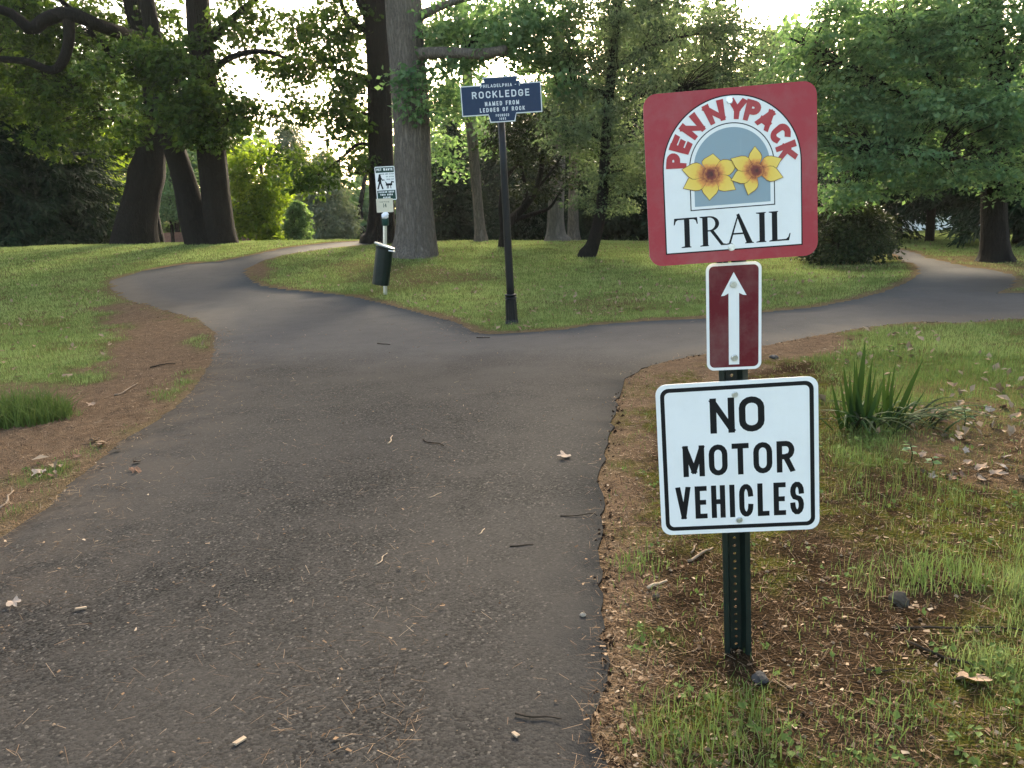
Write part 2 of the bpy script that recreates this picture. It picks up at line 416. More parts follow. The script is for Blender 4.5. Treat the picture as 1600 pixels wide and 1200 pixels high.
m = t.attr('pm'); sp = t.n('ShaderNodeSeparateColor'); t.l(m.outputs['Color'], sp.inputs[0])
v1 = t.n('ShaderNodeTexVoronoi'); v1.inputs['Scale'].default_value = 125; t.l(o, v1.inputs['Vector'])
v2 = t.n('ShaderNodeTexVoronoi'); v2.inputs['Scale'].default_value = 70; t.l(o, v2.inputs['Vector'])
st = t.n('ShaderNodeSeparateColor'); t.l(v1.outputs['Color'], st.inputs[0])
big = t.noise(o, 0.55, 5, 0.55); mid = t.noise(o, 3.2, 5, 0.65); fine = t.noise(o, 260, 2)
dusty = t.maprange(t.math('ADD', big, t.math('MULTIPLY', mid, 0.45)), 0.58, 0.84)
base = t.mix(st.outputs[0], (0.005, 0.0047, 0.0043), (0.043, 0.040, 0.036))
base = t.mix(t.maprange(st.outputs[1], 0.94, 1.0), base, (0.12, 0.107, 0.09))
base = t.mix(t.math('MULTIPLY', dusty, 0.7), base, (0.045, 0.041, 0.036))
base = t.mix(t.math('MULTIPLY', sp.outputs[0], t.maprange(mid, .25, .6), True), base, (0.020, 0.020, 0.020))
brown = t.math('MULTIPLY', sp.outputs[1], t.maprange(mid, 0.35, 0.62))
base = t.mix(t.math('MULTIPLY', brown, 0.75), base, (0.075, 0.060, 0.046))
base = t.mix(t.math('MULTIPLY', sp.outputs[2], .62), base, t.mix(mid, (0.062, 0.058, 0.054), (0.094, 0.088, 0.082)))
t.col(base); t.set(0.95, 0.06)
h = t.math('ADD', t.math('SUBTRACT', 1.0, v1.outputs['Distance']), t.math('MULTIPLY', t.math('SUBTRACT', 1.0, v2.outputs['Distance']), 0.7))
h = t.math('MULTIPLY', h, t.maprange(dusty, 0, 1, 1.0, 0.45)); h = t.math('ADD', h, t.math('MULTIPLY', fine, .3))
t.bump(h, 0.45, 0.005)
pm_ = mesh_np('asphalt_path', VV, FF, [t.m], True, {'pm': pa})
tag(obj('asphalt_path', pm_), 'forked grey asphalt footpath winding across the park', kind='structure')

# ------------------------------------------------------------------ lettering: strokes drawn as thin raised ribbons
def arc(cx, cy, rx, ry, a0, a1, n=9):
    a = np.radians(np.linspace(a0, a1, n)); return [(cx + rx * math.cos(q), cy + ry * math.sin(q)) for q in a]
OVAL = arc(.5, .72, .5, .28, 0, 180) + arc(.5, .28, .5, .28, 180, 360) + [(1, .72)]
GL = {
 'N': (.62, [[(0, 0), (0, 1)], [(0, 1), (1, 0)], [(1, 0), (1, 1)]]),
 'O': (.64, [OVAL]),
 'M': (.74, [[(0, 0), (0, 1)], [(0, 1), (.5, .12)], [(.5, .12), (1, 1)], [(1, 0), (1, 1)]]),
 'T': (.58, [[(0, 1), (1, 1)], [(.5, 1), (.5, 0)]]),
 'R': (.60, [[(0, 0), (0, 1)], [(0, 1), (.55, 1)] + arc(.55, .75, .45, .25, 90, -90) + [(0, .5)], [(.5, .5), (1, 0)]]),
 'V': (.64, [[(0, 1), (.5, 0)], [(.5, 0), (1, 1)]]),
 'E': (.52, [[(0, 0), (0, 1)], [(0, 1), (1, 1)], [(0, .5), (.85, .5)], [(0, 0), (1, 0)]]),
 'F': (.50, [[(0, 0), (0, 1)], [(0, 1), (1, 1)], [(0, .5), (.85, .5)]]),
 'H': (.60, [[(0, 0), (0, 1)], [(1, 0), (1, 1)], [(0, .5), (1, .5)]]),
 'I': (.0, [[(0, 0), (0, 1)]]),
 'C': (.60, [[(1, .72)] + arc(.5, .72, .5, .28, 20, 180) + arc(.5, .28, .5, .28, 180, 340) + [(1, .28)]]),
 'G': (.62, [[(1, .74)] + arc(.5, .72, .5, .28, 20, 180) + arc(.5, .28, .5, .28, 180, 360) + [(1, .46), (.55, .46)]]),
 'L': (.50, [[(0, 1), (0, 0)], [(0, 0), (1, 0)]]),
 'S': (.58, [[(1, .74)] + arc(.5, .75, .5, .25, 20, 235) + arc(.5, .26, .5, .26, 60, -160) + [(0, .26)]]),
 'P': (.58, [[(0, 0), (0, 1)], [(0, 1), (.55, 1)] + arc(.55, .73, .45, .27, 90, -90) + [(0, .46)]]),
 'A': (.66, [[(0, 0), (.5, 1)], [(.5, 1), (1, 0)], [(.2, .3), (.8, .3)]]),
 'D': (.62, [[(0, 0), (0, 1)], [(0, 1), (.5, 1)] + arc(.5, .7, .5, .3, 90, 0) + arc(.5, .3, .5, .3, 0, -90) + [(0, 0)]]),
 'K': (.60, [[(0, 0), (0, 1)], [(0, .38), (.95, 1)], [(.32, .56), (1, 0)]]),
 'U': (.62, [[(0, 1), (0, .28)] + arc(.5, .28, .5, .28, 180, 360) + [(1, 1)]]),
 'W': (.86, [[(0, 1), (.25, 0)], [(.25, 0), (.5, .95)], [(.5, .95), (.75, 0)], [(.75, 0), (1, 1)]]),
 'Y': (.62, [[(0, 1), (.5, .45)], [(1, 1), (.5, .45)], [(.5, .45), (.5, 0)]]),
 'B': (.60, [[(0, 0), (0, 1)], [(0, 1), (.55, 1)] + arc(.55, .76, .4, .24, 90, -90) + [(0, .52)], [(.5, .52)] + arc(.55, .26, .45, .26, 90, -90) + [(0, 0)]]),
 '1': (.12, [[(1, 0), (1, 1)], [(1, 1), (0, .78)]]),
 '8': (.56, [arc(.5, .75, .42, .25, 0, 360, 15), arc(.5, .26, .5, .26, 0, 360, 15)]),
 '9': (.56, [arc(.5, .70, .5, .30, 0, 360, 15), [(1, .7), (1, .35)] + arc(.5, .28, .5, .28, 0, -150)]),
 '3': (.54, [arc(.45, .75, .5, .25, 150, -90), arc(.45, .26, .55, .26, 90, -150)]),
 'c': (.60, [arc(.5, .70, .5, .30, 48, 180) + arc(.5, .30, .5, .30, 180, 312)]),
 '-': (.36, [[(0, .5), (1, .5)]]),
 ' ': (.30, []),
}
def ribbon(P, s, closed=False):
    P = np.asarray(P, float)
    keep = [0] + [i for i in range(1, len(P)) if np.hypot(*(P[i] - P[i - 1])) > 1e-4]; P = P[keep]
    closed = len(P) > 3 and np.hypot(*(P[0] - P[-1])) < 1e-3
    if not closed:
        a = P[0] - P[1]; b = P[-1] - P[-2]
        P = P.copy(); P[0] = P[0] + a / np.hypot(*a) * s / 2; P[-1] = P[-1] + b / np.hypot(*b) * s / 2
    d = np.diff(P, axis=0); d /= np.linalg.norm(d, axis=1)[:, None]
    nrm = np.stack([-d[:, 1], d[:, 0]], 1)
    if closed: pn = np.vstack([nrm[-1:], nrm]); nn = np.vstack([nrm, nrm[:1]])
    else: pn = np.vstack([nrm[:1], nrm]); nn = np.vstack([nrm, nrm[-1:]])
    m = pn + nn; m /= (m * m).sum(1)[:, None] / 2 + 1e-9
    return P + m * s / 2, P - m * s / 2
def text_ribbons(txt, cap, stroke, width=None, gap=None, xscale=1.0, per_letter=False):
    """list of ribbons (left, right) of a line of lettering centred on 0,0"""
    gap = gap if gap is not None else 0.24 * cap
    def lay(xs):
        x = 0; out = []
        for ch in txt:
            w, strokes = GL[ch]; w = w * cap * xs
            if ch == 'I': w = 0
            for s in strokes:
                P = np.array(s, float); P = np.stack([x + stroke / 2 + P[:, 0] * max(w - stroke, 0), stroke / 2 + P[:, 1] * (cap - stroke)], 1)
                out.append(P)
            x += max(w, stroke) + gap
        return out, x - gap
    out, tot = lay(xscale)
    if width is not None:
        lo, hi = 0.1, 6.0
        for _ in range(40):
            mid_ = (lo + hi) / 2; _, tt = lay(mid_)
            if tt < width: lo = mid_
            else: hi = mid_
        out, tot = lay(lo)
    res = []; ids = [k for k, ch in enumerate(txt) for _ in GL[ch][1]]
    for P in out:
        L, R = ribbon(P, stroke)
        for A in (L, R): A[:, 1] = np.clip(A[:, 1], 0, cap)
        for A in (L, R): A[:, 0] -= tot / 2; A[:, 1] -= cap / 2
        res.append((L, R))
    if per_letter: return [[res[i] for i in range(len(res)) if ids[i] == k] for k in sorted(set(ids))]
    return res
def ribbons_mesh(name, ribs, z0, mat, warp=None, off=(0, 0), closed_fill=None):
    """ribbons in panel coordinates (x right, y up) -> thin sheets facing -Y just in front of the panel"""
    mb = MB()
    for k, (L, R) in enumerate(ribs):
        n = len(L); P = np.vstack([L, R]) + np.array(off)
        if warp: P = warp(P)
        V = np.column_stack([P[:, 0], np.full(2 * n, -(z0 + 2.5e-5 * (k % 9))), P[:, 1]])
        mb.add(V, [(i, i + n, i + 1 + n, i + 1) for i in range(n - 1)])
    return mb.mesh(name, [mat])
def put_text(parent, txt, cap, stroke, width, gap, z0, mat, off=(0, 0), joined=False):
    if joined:
        o_ = obj('lettering', ribbons_mesh('lettering', text_ribbons(txt, cap, stroke, width, gap), z0, mat, off=off), parent); o_['kind'] = 'stuff'; return
    for rb_ in text_ribbons(txt, cap, stroke, width, gap, per_letter=True): obj('letter', ribbons_mesh('letter', rb_, z0, mat, off=off), parent)
def flat_poly(name, P, z0, mat, mb=None):
    P = np.asarray(P, float); own = mb is None; mb = mb or MB()
    a = 0.5 * np.sum(P[:, 0] * np.roll(P[:, 1], -1) - np.roll(P[:, 0], -1) * P[:, 1])
    if a < 0: P = P[::-1]
    tris = geometry.tessellate_polygon([[Vector((p[0], p[1], 0)) for p in P]])
    V = np.column_stack([P[:, 0], np.full(len(P), -z0), P[:, 1]])
    fixed = []
    for tri in tris:
        a_, b_, c_ = [P[i] for i in tri]
        cr = (b_[0] - a_[0]) * (c_[1] - a_[1]) - (b_[1] - a_[1]) * (c_[0] - a_[0])
        fixed.append(tri if cr > 0 else tri[::-1])
    mb.add(V, np.array(fixed))
    return mb.mesh(name, [mat]) if own else mb
def rrect(w, h, r, n=8):
    P = []
    for cx, cy, a in ((w / 2 - r, h / 2 - r, 0), (-w / 2 + r, h / 2 - r, 90), (-w / 2 + r, -h / 2 + r, 180), (w / 2 - r, -h / 2 + r, 270)):
        P += arc(cx, cy, r, r, a, a + 90, n)
    return np.array(P)
def slab(name, P, th, mat, mat_edge):
    """panel of outline P, front face at y=0, thickness th"""
    n = len(P); P = np.asarray(P, float)
    tris = geometry.tessellate_polygon([[Vector((p[0], p[1], 0)) for p in P]])
    fix = []
    for tri in tris:
        a_, b_, c_ = [P[i] for i in tri]
        cr = (b_[0] - a_[0]) * (c_[1] - a_[1]) - (b_[1] - a_[1]) * (c_[0] - a_[0]); fix.append(tri if cr > 0 else tri[::-1])
    fix = np.array(fix)
    V = np.vstack([np.column_stack([P[:, 0], np.zeros(n), P[:, 1]]), np.column_stack([P[:, 0], np.full(n, th), P[:, 1]])])
    i = np.arange(n); j = (i + 1) % n
    a = 0.5 * np.sum(P[:, 0] * np.roll(P[:, 1], -1) - np.roll(P[:, 0], -1) * P[:, 1])
    q = np.stack([i, i + n, j + n, j], 1) if a > 0 else np.stack([j, j + n, i + n, i], 1)
    return mesh_np(name, V, [fix, fix[:, ::-1] + n, q], [mat, mat_edge], False, None, [0] * len(fix) + [1] * (len(fix) + n))
def ring_mesh(name, Po, Pi, z0, mat):
    n = len(Po); V = np.vstack([np.column_stack([Po[:, 0], np.full(n, -z0), Po[:, 1]]), np.column_stack([Pi[:, 0], np.full(n, -z0), Pi[:, 1]])])
    i = np.arange(n); j = (i + 1) % n
    return mesh_np(name, V, np.stack([i, j, j + n, i + n], 1), [mat])

# sign materials: sheet paint with faint scuffs and grime
def paint(name, c, rough=0.42, grime=(0.35, 0.33, 0.28), ga=0.24):
    t = NT(name); o = t.coord().outputs['Object']
    n = t.noise(o, 7, 6, 0.7); s = t.noise(t.scaled(o, (60, 60, 4)), 1.0, 3)
    g = t.math('MULTIPLY', t.maprange(n, 0.45, 0.8), ga)
    cc = t.mix(g, c, grime); cc = t.mix(t.math('MULTIPLY', t.maprange(s, 0.62, 0.8), 0.10), cc, tuple(min(1, x * 1.4 + .05) for x in c))
    t.col(cc); t.set(rough, 0.18); t.bump(t.noise(o, 240, 2), 0.05, 0.001); return t.m
M_RED = paint('sign_red', (0.36, 0.045, 0.055)); M_WHITE = paint('sign_white', (0.82, 0.81, 0.78), 0.45, (.5, .48, .42), .2); M_BLACK = paint('sign_black', (0.008, 0.008, 0.009), .5, (.03, .03, .03))
M_MAROON = paint('sign_maroon', (0.125, 0.012, 0.018)); M_BLUEGREY = paint('sign_blue_grey', (0.27, 0.35, 0.39)); M_LETRED = paint('letter_red', (0.42, 0.05, 0.055))
M_NAVY = paint('sign_navy', (0.018, 0.036, 0.078), .5, (.05, .07, .10)); M_SILVER = paint('sign_silver', (0.60, 0.63, 0.64)); M_ALU = plain('aluminium', (0.55, 0.55, 0.55), 0.45, 0.5, 0.6)
M_ZINC = plain('galvanised_steel', (0.62, 0.63, 0.64), 0.32, 0.5, 0.85, 0.2, 90); M_GREENPOST = plain('green_post_paint', (0.006, 0.013, 0.010), 0.45, 0.4, 0, 0.35, 14)
M_BLACKPAINT = plain('black_pole_paint', (0.006, 0.006, 0.0065), 0.45, 0.25, 0, 0.3, 9); M_EDGE = plain('sheet_edge', (0.45, 0.42, 0.40), 0.5)
t = NT('petal_print'); a = t.attr('tint')
nz = t.noise(t.coord().outputs['Object'], 130, 3)
f_ = t.math('ADD', a.outputs['Fac'], t.math('MULTIPLY', t.math('SUBTRACT', nz, .5), 0.28))
t.col(t.ramp(f_, [(0.06, (0.07, 0.012, 0.010)), (0.20, (0.22, 0.035, 0.02)), (0.36, (0.70, 0.27, 0.06)), (0.50, (0.80, 0.53, 0.08)), (1.0, (0.84, 0.62, 0.13))])); t.set(0.42, 0.4); M_PETAL = t.m
M_PETALLINE = paint('petal_line', (0.20, 0.09, 0.03))

def bolt(parent, x, z, r=0.0075):
    mb = MB(); a = np.arange(6) * math.pi / 3
    for y0, y1, rr, n in ((-0.0012, 0.0, r * 1.25, 14), (-0.006, -0.0012, r, 6)):
        aa = np.arange(n) * 2 * math.pi / n
        V = np.vstack([np.column_stack([x + rr * np.cos(aa), np.full(n, y0), z + rr * np.sin(aa)]), np.column_stack([x + rr * np.cos(aa), np.full(n, y1), z + rr * np.sin(aa)])])
        mb.add(V, [(i, (i + 1) % n, (i + 1) % n + n, i + n) for i in range(n)]); mb.add(V[:n], [list(range(n))])
    return obj('bolt', mb.mesh('bolt', [M_ZINC], True), parent)

# ------------------------------------------------------------------ trail sign post (three panels on a green channel post)
post_base = np.array([0.668, 2.262]); pz = float(GZ(*post_base))
root = empty('trail_signpost', (post_base[0], post_base[1], pz))
tag(root, 'green channel post carrying red trail sign, arrow plate and no motor vehicles plate', 'signpost')
# u-channel post with real holes
up = np.array([-0.030, 0.006, 1.0]); up /= np.linalg.norm(up)
def channel_post(H, w=0.082, pitch=0.0254, zlow=-0.25):
    mb = MB(); prof = [(-.041, -.004), (-.026, -.004), (-.016, .024), (.016, .024), (.026, -.004), (.041, -.004)]
    th = 0.004
    zs = [zlow, H]
    for (x0, y0), (x1, y1) in zip(prof, prof[1:]):
        if (x0, x1) == (-.016, .016): continue
        n = np.array([-(y1 - y0), x1 - x0]); n = n / np.hypot(*n) * th
        V = [(x0, y0, zlow), (x1, y1, zlow), (x1, y1, H), (x0, y0, H), (x0 + n[0], y0 + n[1], zlow), (x1 + n[0], y1 + n[1], zlow), (x1 + n[0], y1 + n[1], H), (x0 + n[0], y0 + n[1], H)]
        mb.add(V, [(0, 1, 2, 3), (5, 4, 7, 6), (3, 2, 6, 7), (1, 5, 6, 2), (0, 3, 7, 4)])
    k = int((H - zlow) / pitch); r = 0.0052
    for i in range(k):
        z0 = zlow + i * pitch; zc = z0 + pitch / 2
        a = np.radians(np.arange(8) * 45 + 22.5)
        o_ = np.array([(.016, zc + .006), (.006, z0 + pitch), (-.006, z0 + pitch), (-.016, zc + .006), (-.016, zc - .006), (-.006, z0), (.006, z0), (.016, zc - .006)])
        c_ = [(.016, z0 + pitch), (-.016, z0 + pitch), (-.016, z0), (.016, z0)]
        I = np.stack([r * np.cos(a), zc + r * np.sin(a)], 1)
        for y in (.024, .028):
            P = np.vstack([o_, I, c_]); V = np.column_stack([P[:, 0], np.full(len(P), y), P[:, 1]])
            Fq = [(j, (j + 1) % 8, (j + 1) % 8 + 8, j + 8) for j in range(8)]; mb.add(V, Fq)
            mb.add(V, [(0, 16, 1), (2, 17, 3), (4, 18, 5), (6, 19, 7)])
    return mb
H_post = 1.60
xa = np.cross([0, 1, 0], up); xa /= np.linalg.norm(xa)
# facing: slightly turned to the camera's left
nrm = np.array([-0.095, -0.995, 0.02]); yb = -nrm / np.linalg.norm(nrm)
xa = np.cross(yb, up); xa /= np.linalg.norm(xa); yb = np.cross(up, xa)
Rpost = Matrix((tuple(xa), tuple(yb), tuple(up))).transposed().to_4x4()
post = obj('post', channel_post(H_post).mesh('post', [M_GREENPOST]), root); post.matrix_local = Rpost
def panel_frame(part, wx, wy, wz, xaxis, zaxis):
    x = np.array(xaxis, float); x /= np.linalg.norm(x); z = np.array(zaxis, float); z -= x * (z @ x); z /= np.linalg.norm(z); y = np.cross(z, x)
    part.matrix_local = Matrix(((x[0], y[0], z[0], wx - post_base[0]), (x[1], y[1], z[1], wy - post_base[1]), (x[2], y[2], z[2], wz - pz), (0, 0, 0, 1)))
DZ = CAM_H - 1.34
# --- red trail panel
SW = 0.457
tp = obj('trail_panel', slab('trail_panel', rrect(SW, SW, 0.036), 0.0025, M_RED, M_EDGE), root)
panel_frame(tp, .618, 2.232, 1.415 + DZ, (.998, -.062, .033), (-.029, .030, .997))
tp['label'] = 'square red panel with a white arch and yellow flowers'
# homography from the photograph's crop to panel coordinates
def homog(src, dst):
    A = []
    for (x, y), (u, v) in zip(src, dst): A += [[x, y, 1, 0, 0, 0, -u * x, -u * y], [0, 0, 0, x, y, 1, -v * x, -v * y]]
    h = np.linalg.solve(np.array(A), np.array(dst, float).ravel()); Hm = np.append(h, 1).reshape(3, 3)
    def f(P):
        P = np.atleast_2d(np.asarray(P, float)); q = np.column_stack([P, np.ones(len(P))]) @ Hm.T; return q[:, :2] / q[:, 2:]
    return f
hw = SW / 2
TH = homog([(11, 166), (1517, 33), (1539, 1545), (99, 1633)], [(-hw, hw), (hw, hw), (hw, -hw), (-hw, -hw)])
cA = TH([(795, 765)])[0]
L0 = TH([(190, 760), (1392, 700), (800, 155), (218, 1540), (1398, 1452), (420, 800), (1155, 740), (815, 398), (432, 1167), (1163, 1107), (462, 1132), (1125, 1077), (815, 440)])
def arch(hwid, ytop, ybot, xc, n=40):
    r = hwid; yc = ytop - r
    return np.array([(xc + hwid, ybot)] + arc(xc, yc, r, r, 0, 180, n) + [(xc - hwid, ybot)]), yc
xc = 0.5 * (L0[0, 0] + L0[1, 0]); ow = 0.5 * (L0[1, 0] - L0[0, 0]); ot = L0[2, 1]; ob = 0.5 * (L0[3, 1] + L0[4, 1])
iw = 0.5 * (L0[6, 0] - L0[5, 0]); xi = 0.5 * (L0[6, 0] + L0[5, 0]); it = L0[7, 1]; ib = 0.5 * (L0[8, 1] + L0[9, 1])
bw = 0.0034
def layer(nm, P, z, mat): return obj(nm, flat_poly(nm, P, z, mat), tp)
layer('arch_border', arch(ow, ot, ob, xc)[0], .0002, M_BLACK)
P_, yc_o = arch(ow - bw, ot - bw, ob + bw, xc); layer('arch_field', P_, .0004, M_WHITE)
layer('window_border', arch(iw, it, ib, xi)[0], .0006, M_BLACK)
layer('window_margin', arch(iw - bw * .8, it - bw * .8, ib + bw * .8, xi)[0], .0008, M_WHITE)
P_, yc_i = arch(iw - bw * .8 - .0095, it - bw * .8 - .0095, ib + bw * .8 + .0075, xi); layer('window_field', P_, .0010, M_BLUEGREY)
# PENNYPACK bent round the arch
ro, ri = ow - 0.009, iw + 0.008
cap = ro - ri; rb = []
angs = []
for ch, p in zip('PENNYPACK', [(300, 735), (345, 600), (445, 440), (635, 315), (825, 280), (960, 290), (1080, 380), (1205, 500), (1275, 650)]):
    q = TH([p])[0] - np.array([xc, yc_o]); angs.append((ch, math.degrees(math.atan2(q[1], q[0]))))
for k, (ch, an) in enumerate(angs):
    mb = MB()
    wd = {'P': .70, 'E': .68, 'N': .92, 'Y': .76, 'A': .90, 'C': .78, 'K': .80}[ch] * cap
    rr = text_ribbons('c' if ch == 'C' else ch, cap, cap * .29, width=wd)
    for j, (L, R) in enumerate(rr):
        n = len(L); P = np.vstack([L, R]); rad = (ri + ro) / 2 + P[:, 1]
        th_ = math.radians(an) - P[:, 0] / ((ri + ro) / 2) * (1 + 0.0 * P[:, 1])
        X_ = xc + rad * np.cos(th_); Y_ = yc_o + rad * np.sin(th_)
        mb.add(np.column_stack([X_, np.full(2 * n, -(.0012 + 3e-5 * j)), Y_]), [(i, i + n, i + 1 + n, i + 1) for i in range(n - 1)])
    obj('letter', mb.mesh('letter', [M_LETRED]), tp)
# TRAIL in serif capitals, outlines in letter space (cap height 1)
def serif_letters():
    out = []
    def R(x0, y0, x1, y1): out.append(np.array([(x0, y0), (x1, y0), (x1, y1), (x0, y1)], float))
    def foot(xc_, w): out.append(np.array([(xc_ - w, 0), (xc_ + w, 0), (xc_ + w, .028), (xc_ + w * .45, .05), (xc_ - w * .45, .05), (xc_ - w, .028)]))
    def head(xc_, w): out.append(np.array([(xc_ - w, 1), (xc_ - w, .972), (xc_ - w * .45, .95), (xc_ + w * .45, .95), (xc_ + w, .972), (xc_ + w, 1)])[::-1])
    s = .185
    x = 0.0                                    # T
    R(x + .36, .02, x + .36 + s, .97); foot(x + .418, .17)
    out.append(np.array([(x, .78), (x + .035, .78), (x + .075, .90), (x + .15, .945), (x + .69, .945), (x + .765, .90), (x + .80, .78), (x + .835, .78), (x + .815, 1), (x + .02, 1)]))
    x = .90                                    # R
    R(x + .09, .02, x + .09 + s, .98); foot(x + .148, .15); head(x + .13, .13)
    bo = [(x + .2, 1)] + arc(x + .34, .745, .33, .255, 90, -90, 14) + [(x + .2, .49)]; bi = [(x + .2, .955)] + arc(x + .32, .745, .215, .21, 90, -90, 14) + [(x + .2, .535)]
    out.append(('ring', np.array(bo), np.array(bi)))
    out.append(np.array([(x + .34, .51), (x + .47, .52), (x + .80, .06), (x + .95, .03), (x + .95, 0), (x + .72, 0)]))
    x = 1.80                                   # A
    out.append(np.array([(x + .365, .98), (x + .46, 1.02), (x + .905, .03), (x + .70, .03)]))
    out.append(np.array([(x + .37, .88), (x + .45, .98), (x + .155, .03), (x + .08, .03)]))
    R(x + .23, .32, x + .63, .375); foot(x + .11, .12); foot(x + .80, .15)
    x = 2.83                                   # I
    R(x + .12, .02, x + .12 + s, .98); foot(x + .178, .17); head(x + .178, .17)
    x = 3.28                                   # L
    R(x + .10, .02, x + .10 + s, .98); head(x + .158, .16); foot(x + .11, .11)
    out.append(np.array([(x + .2, 0), (x + .68, 0), (x + .735, .24), (x + .70, .24), (x + .655, .12), (x + .58, .055), (x + .2, .05)]))
    return out, 4.015
tl = TH([(293, 460 + 772), (357, 710 + 772), (1300, 570 + 772), (1212, 392 + 772), (1120, 650 + 772)])
tx0, tx1 = tl[0, 0], tl[2, 0]; ty0 = 0.5 * (tl[1, 1] + tl[4, 1]); ty1 = tl[3, 1]
SL, SWD = serif_letters(); kx = (tx1 - tx0) / SWD; ky = (ty1 - ty0)
LM = {}
for k, P in enumerate(SL):
    xm = (P[1] if isinstance(P, tuple) else P)[:, 0].mean(); mb = LM.setdefault(int(np.searchsorted([.87, 1.77, 2.78, 3.25], xm)), MB())
    z = .0006 + 2.5e-5 * (k % 7)
    if isinstance(P, tuple):
        A, B = P[1], P[2]; n = len(A); Q_ = np.vstack([A, B]); Q_ = np.column_stack([tx0 + Q_[:, 0] * kx, np.full(2 * n, -z), ty0 + Q_[:, 1] * ky])
        mb.add(Q_, [(i + 1, i, i + n, i + 1 + n) for i in range(n - 1)])
    else: flat_poly('x', np.column_stack([tx0 + P[:, 0] * kx, ty0 + P[:, 1] * ky]), z, M_BLACK, mb)
for mb in LM.values(): obj('letter', mb.mesh('letter', [M_BLACK]), tp)
# flowers
def petal(c, tip, wid, bulge=.58, curl=0.0):
    c = np.array(c, float); tip = np.array(tip, float); d = tip - c; L = np.hypot(*d); d /= L; n = np.array([-d[1], d[0]])
    tt = np.array([0, .12, .28, .45, .58, .72, .84, .93, 1.0]); w = np.array([.14, .30, .62, .95, 1.0, .80, .46, .20, .02]) * wid
    off = curl * tt ** 2.5 * L
    ctr = c + d * (tt * L)[:, None] + n * off[:, None]
    return ctr + n * w[:, None], ctr - n * w[:, None], tt
for cen, tips, z in (((605, 848), [(622, 672, 80, 0), (832, 738, 66, .05), (812, 992, 66, -.06), (598, 1070, 66, .0), (383, 985, 66, .08), (363, 788, 66, -.08)], .0012),
                     ((995, 817), [(975, 610, 52, .03), (1207, 702, 62, .06), (1230, 862, 60, .06), (908, 1018, 58, -.10), (783, 908, 60, .04), (782, 702, 62, -.06)], .0027)):
    fo = None
    for q, grow, mat, nm, dz in ((0, 1.07, M_PETALLINE, 'flower', 0), (1, 1.0, M_PETAL, 'petal', 1.5e-4)):
        mbs = MB(); tint = []
        for k, (tx, ty, wd, cl) in enumerate(tips):
            c_ = np.array(cen); tp_ = np.array((tx, ty)); tp_ = c_ + (tp_ - c_) * (1.015 if q == 0 else .99)
            L, R, tt = petal(c_, tp_, wd * 1.06 + (5.0 if q == 0 else 0), curl=cl)
            L = TH(L); R = TH(R); C_ = 0.5 * (L + R); n = len(L)
            zz = z + k * 2e-4 + (1e-4 if q else 0)
            P = np.vstack([L, C_, R]); V = np.column_stack([P[:, 0], np.full(3 * n, -zz), P[:, 1]])
            mbs.add(V, [(i + 1, i, i + n, i + 1 + n) for i in range(n - 1)] + [(i + 1 + n, i + n, i + 2 * n, i + 1 + 2 * n) for i in range(n - 1)])
            tint += list(tt) + list(np.clip(tt - .04, 0, 1)) + list(tt)
        if q:
            a_ = np.arange(16) * 2 * np.pi / 16; P = np.vstack([[cen], np.array(cen) + 62 * np.stack([np.cos(a_), np.sin(a_)], 1)]); P = TH(P)
            mbs.add(np.column_stack([P[:, 0], np.full(17, -(z + 1.3e-3)), P[:, 1]]), [(0, 1 + (i + 1) % 16, 1 + i) for i in range(16)]); tint += [.02] + [.30] * 16
        me = mesh_np(nm, np.concatenate(mbs.v), [np.concatenate(f) for f in mbs.f.values()], [mat], False, {'tint': np.array(tint)})
        obj('flower_outline' if q == 0 else 'flower', me, tp)
bp = TH([(757, 213), (793, 700 + 772)])
for p in bp: bolt(tp, p[0], p[1], .008)
# --- arrow plate
ap = obj('arrow_panel', slab('arrow_panel', rrect(.152, .305, .020), .002, M_WHITE, M_EDGE), root)
panel_frame(ap, .634, 2.243, 1.029 + DZ, (.995, -.101, .020), (-.022, -.005, 1.0)); ap['label'] = 'small maroon plate with white upward arrow'
obj('maroon_field', flat_poly('maroon_field', rrect(.136, .289, .014), .0003, M_MAROON), ap)
mb = MB(); flat_poly('x', [(-.0145, -.137), (.0145, -.137), (.0145, .075), (-.0145, .075)], .0006, M_WHITE, mb)
flat_poly('x', [(0, .126), (.035, .060), (.026, .061), (0.0146, .067), (-.0146, .067), (-.026, .061), (-.035, .060)], .00065, M_WHITE, mb)
obj('arrow', mb.mesh('arrow', [M_WHITE]), ap)
bolt(ap, -.001, .092, .0085); bolt(ap, .001, -.118, .008)
# --- no motor vehicles plate
vp = obj('regulation_panel', slab('regulation_panel', rrect(.457, .457, .030), .0022, M_WHITE, M_EDGE), root)
panel_frame(vp, .648, 2.228, .618 + DZ, (.995, -.092, .037), (-.034, .032, .999)); vp['label'] = 'square white plate reading NO MOTOR VEHICLES with black border line'
obj('black_border', ring_mesh('black_border', rrect(.432, .432, .024), rrect(.408, .408, .014), .0003, M_BLACK), vp)
for txt, cap_, y_, wd, sk in (('NO', .104, .128, .154, .0185), ('MOTOR', .094, -.004, .318, .0157), ('VEHICLES', .100, -.131, .368, .0150)):
    put_text(vp, txt, cap_, sk, wd, .0125, .0003, M_BLACK, (.001, y_))
bolt(vp, -.004, .188); bolt(vp, -.001, -.190)
# ------------------------------------------------------------------ town marker on a black pole
mk = np.array([0.035, 10.25]); mz = float(GZ(*mk))
root = empty('town_marker', (mk[0], mk[1], mz)); tag(root, 'navy keystone town marker on a tall black pole at the fork', 'town marker')
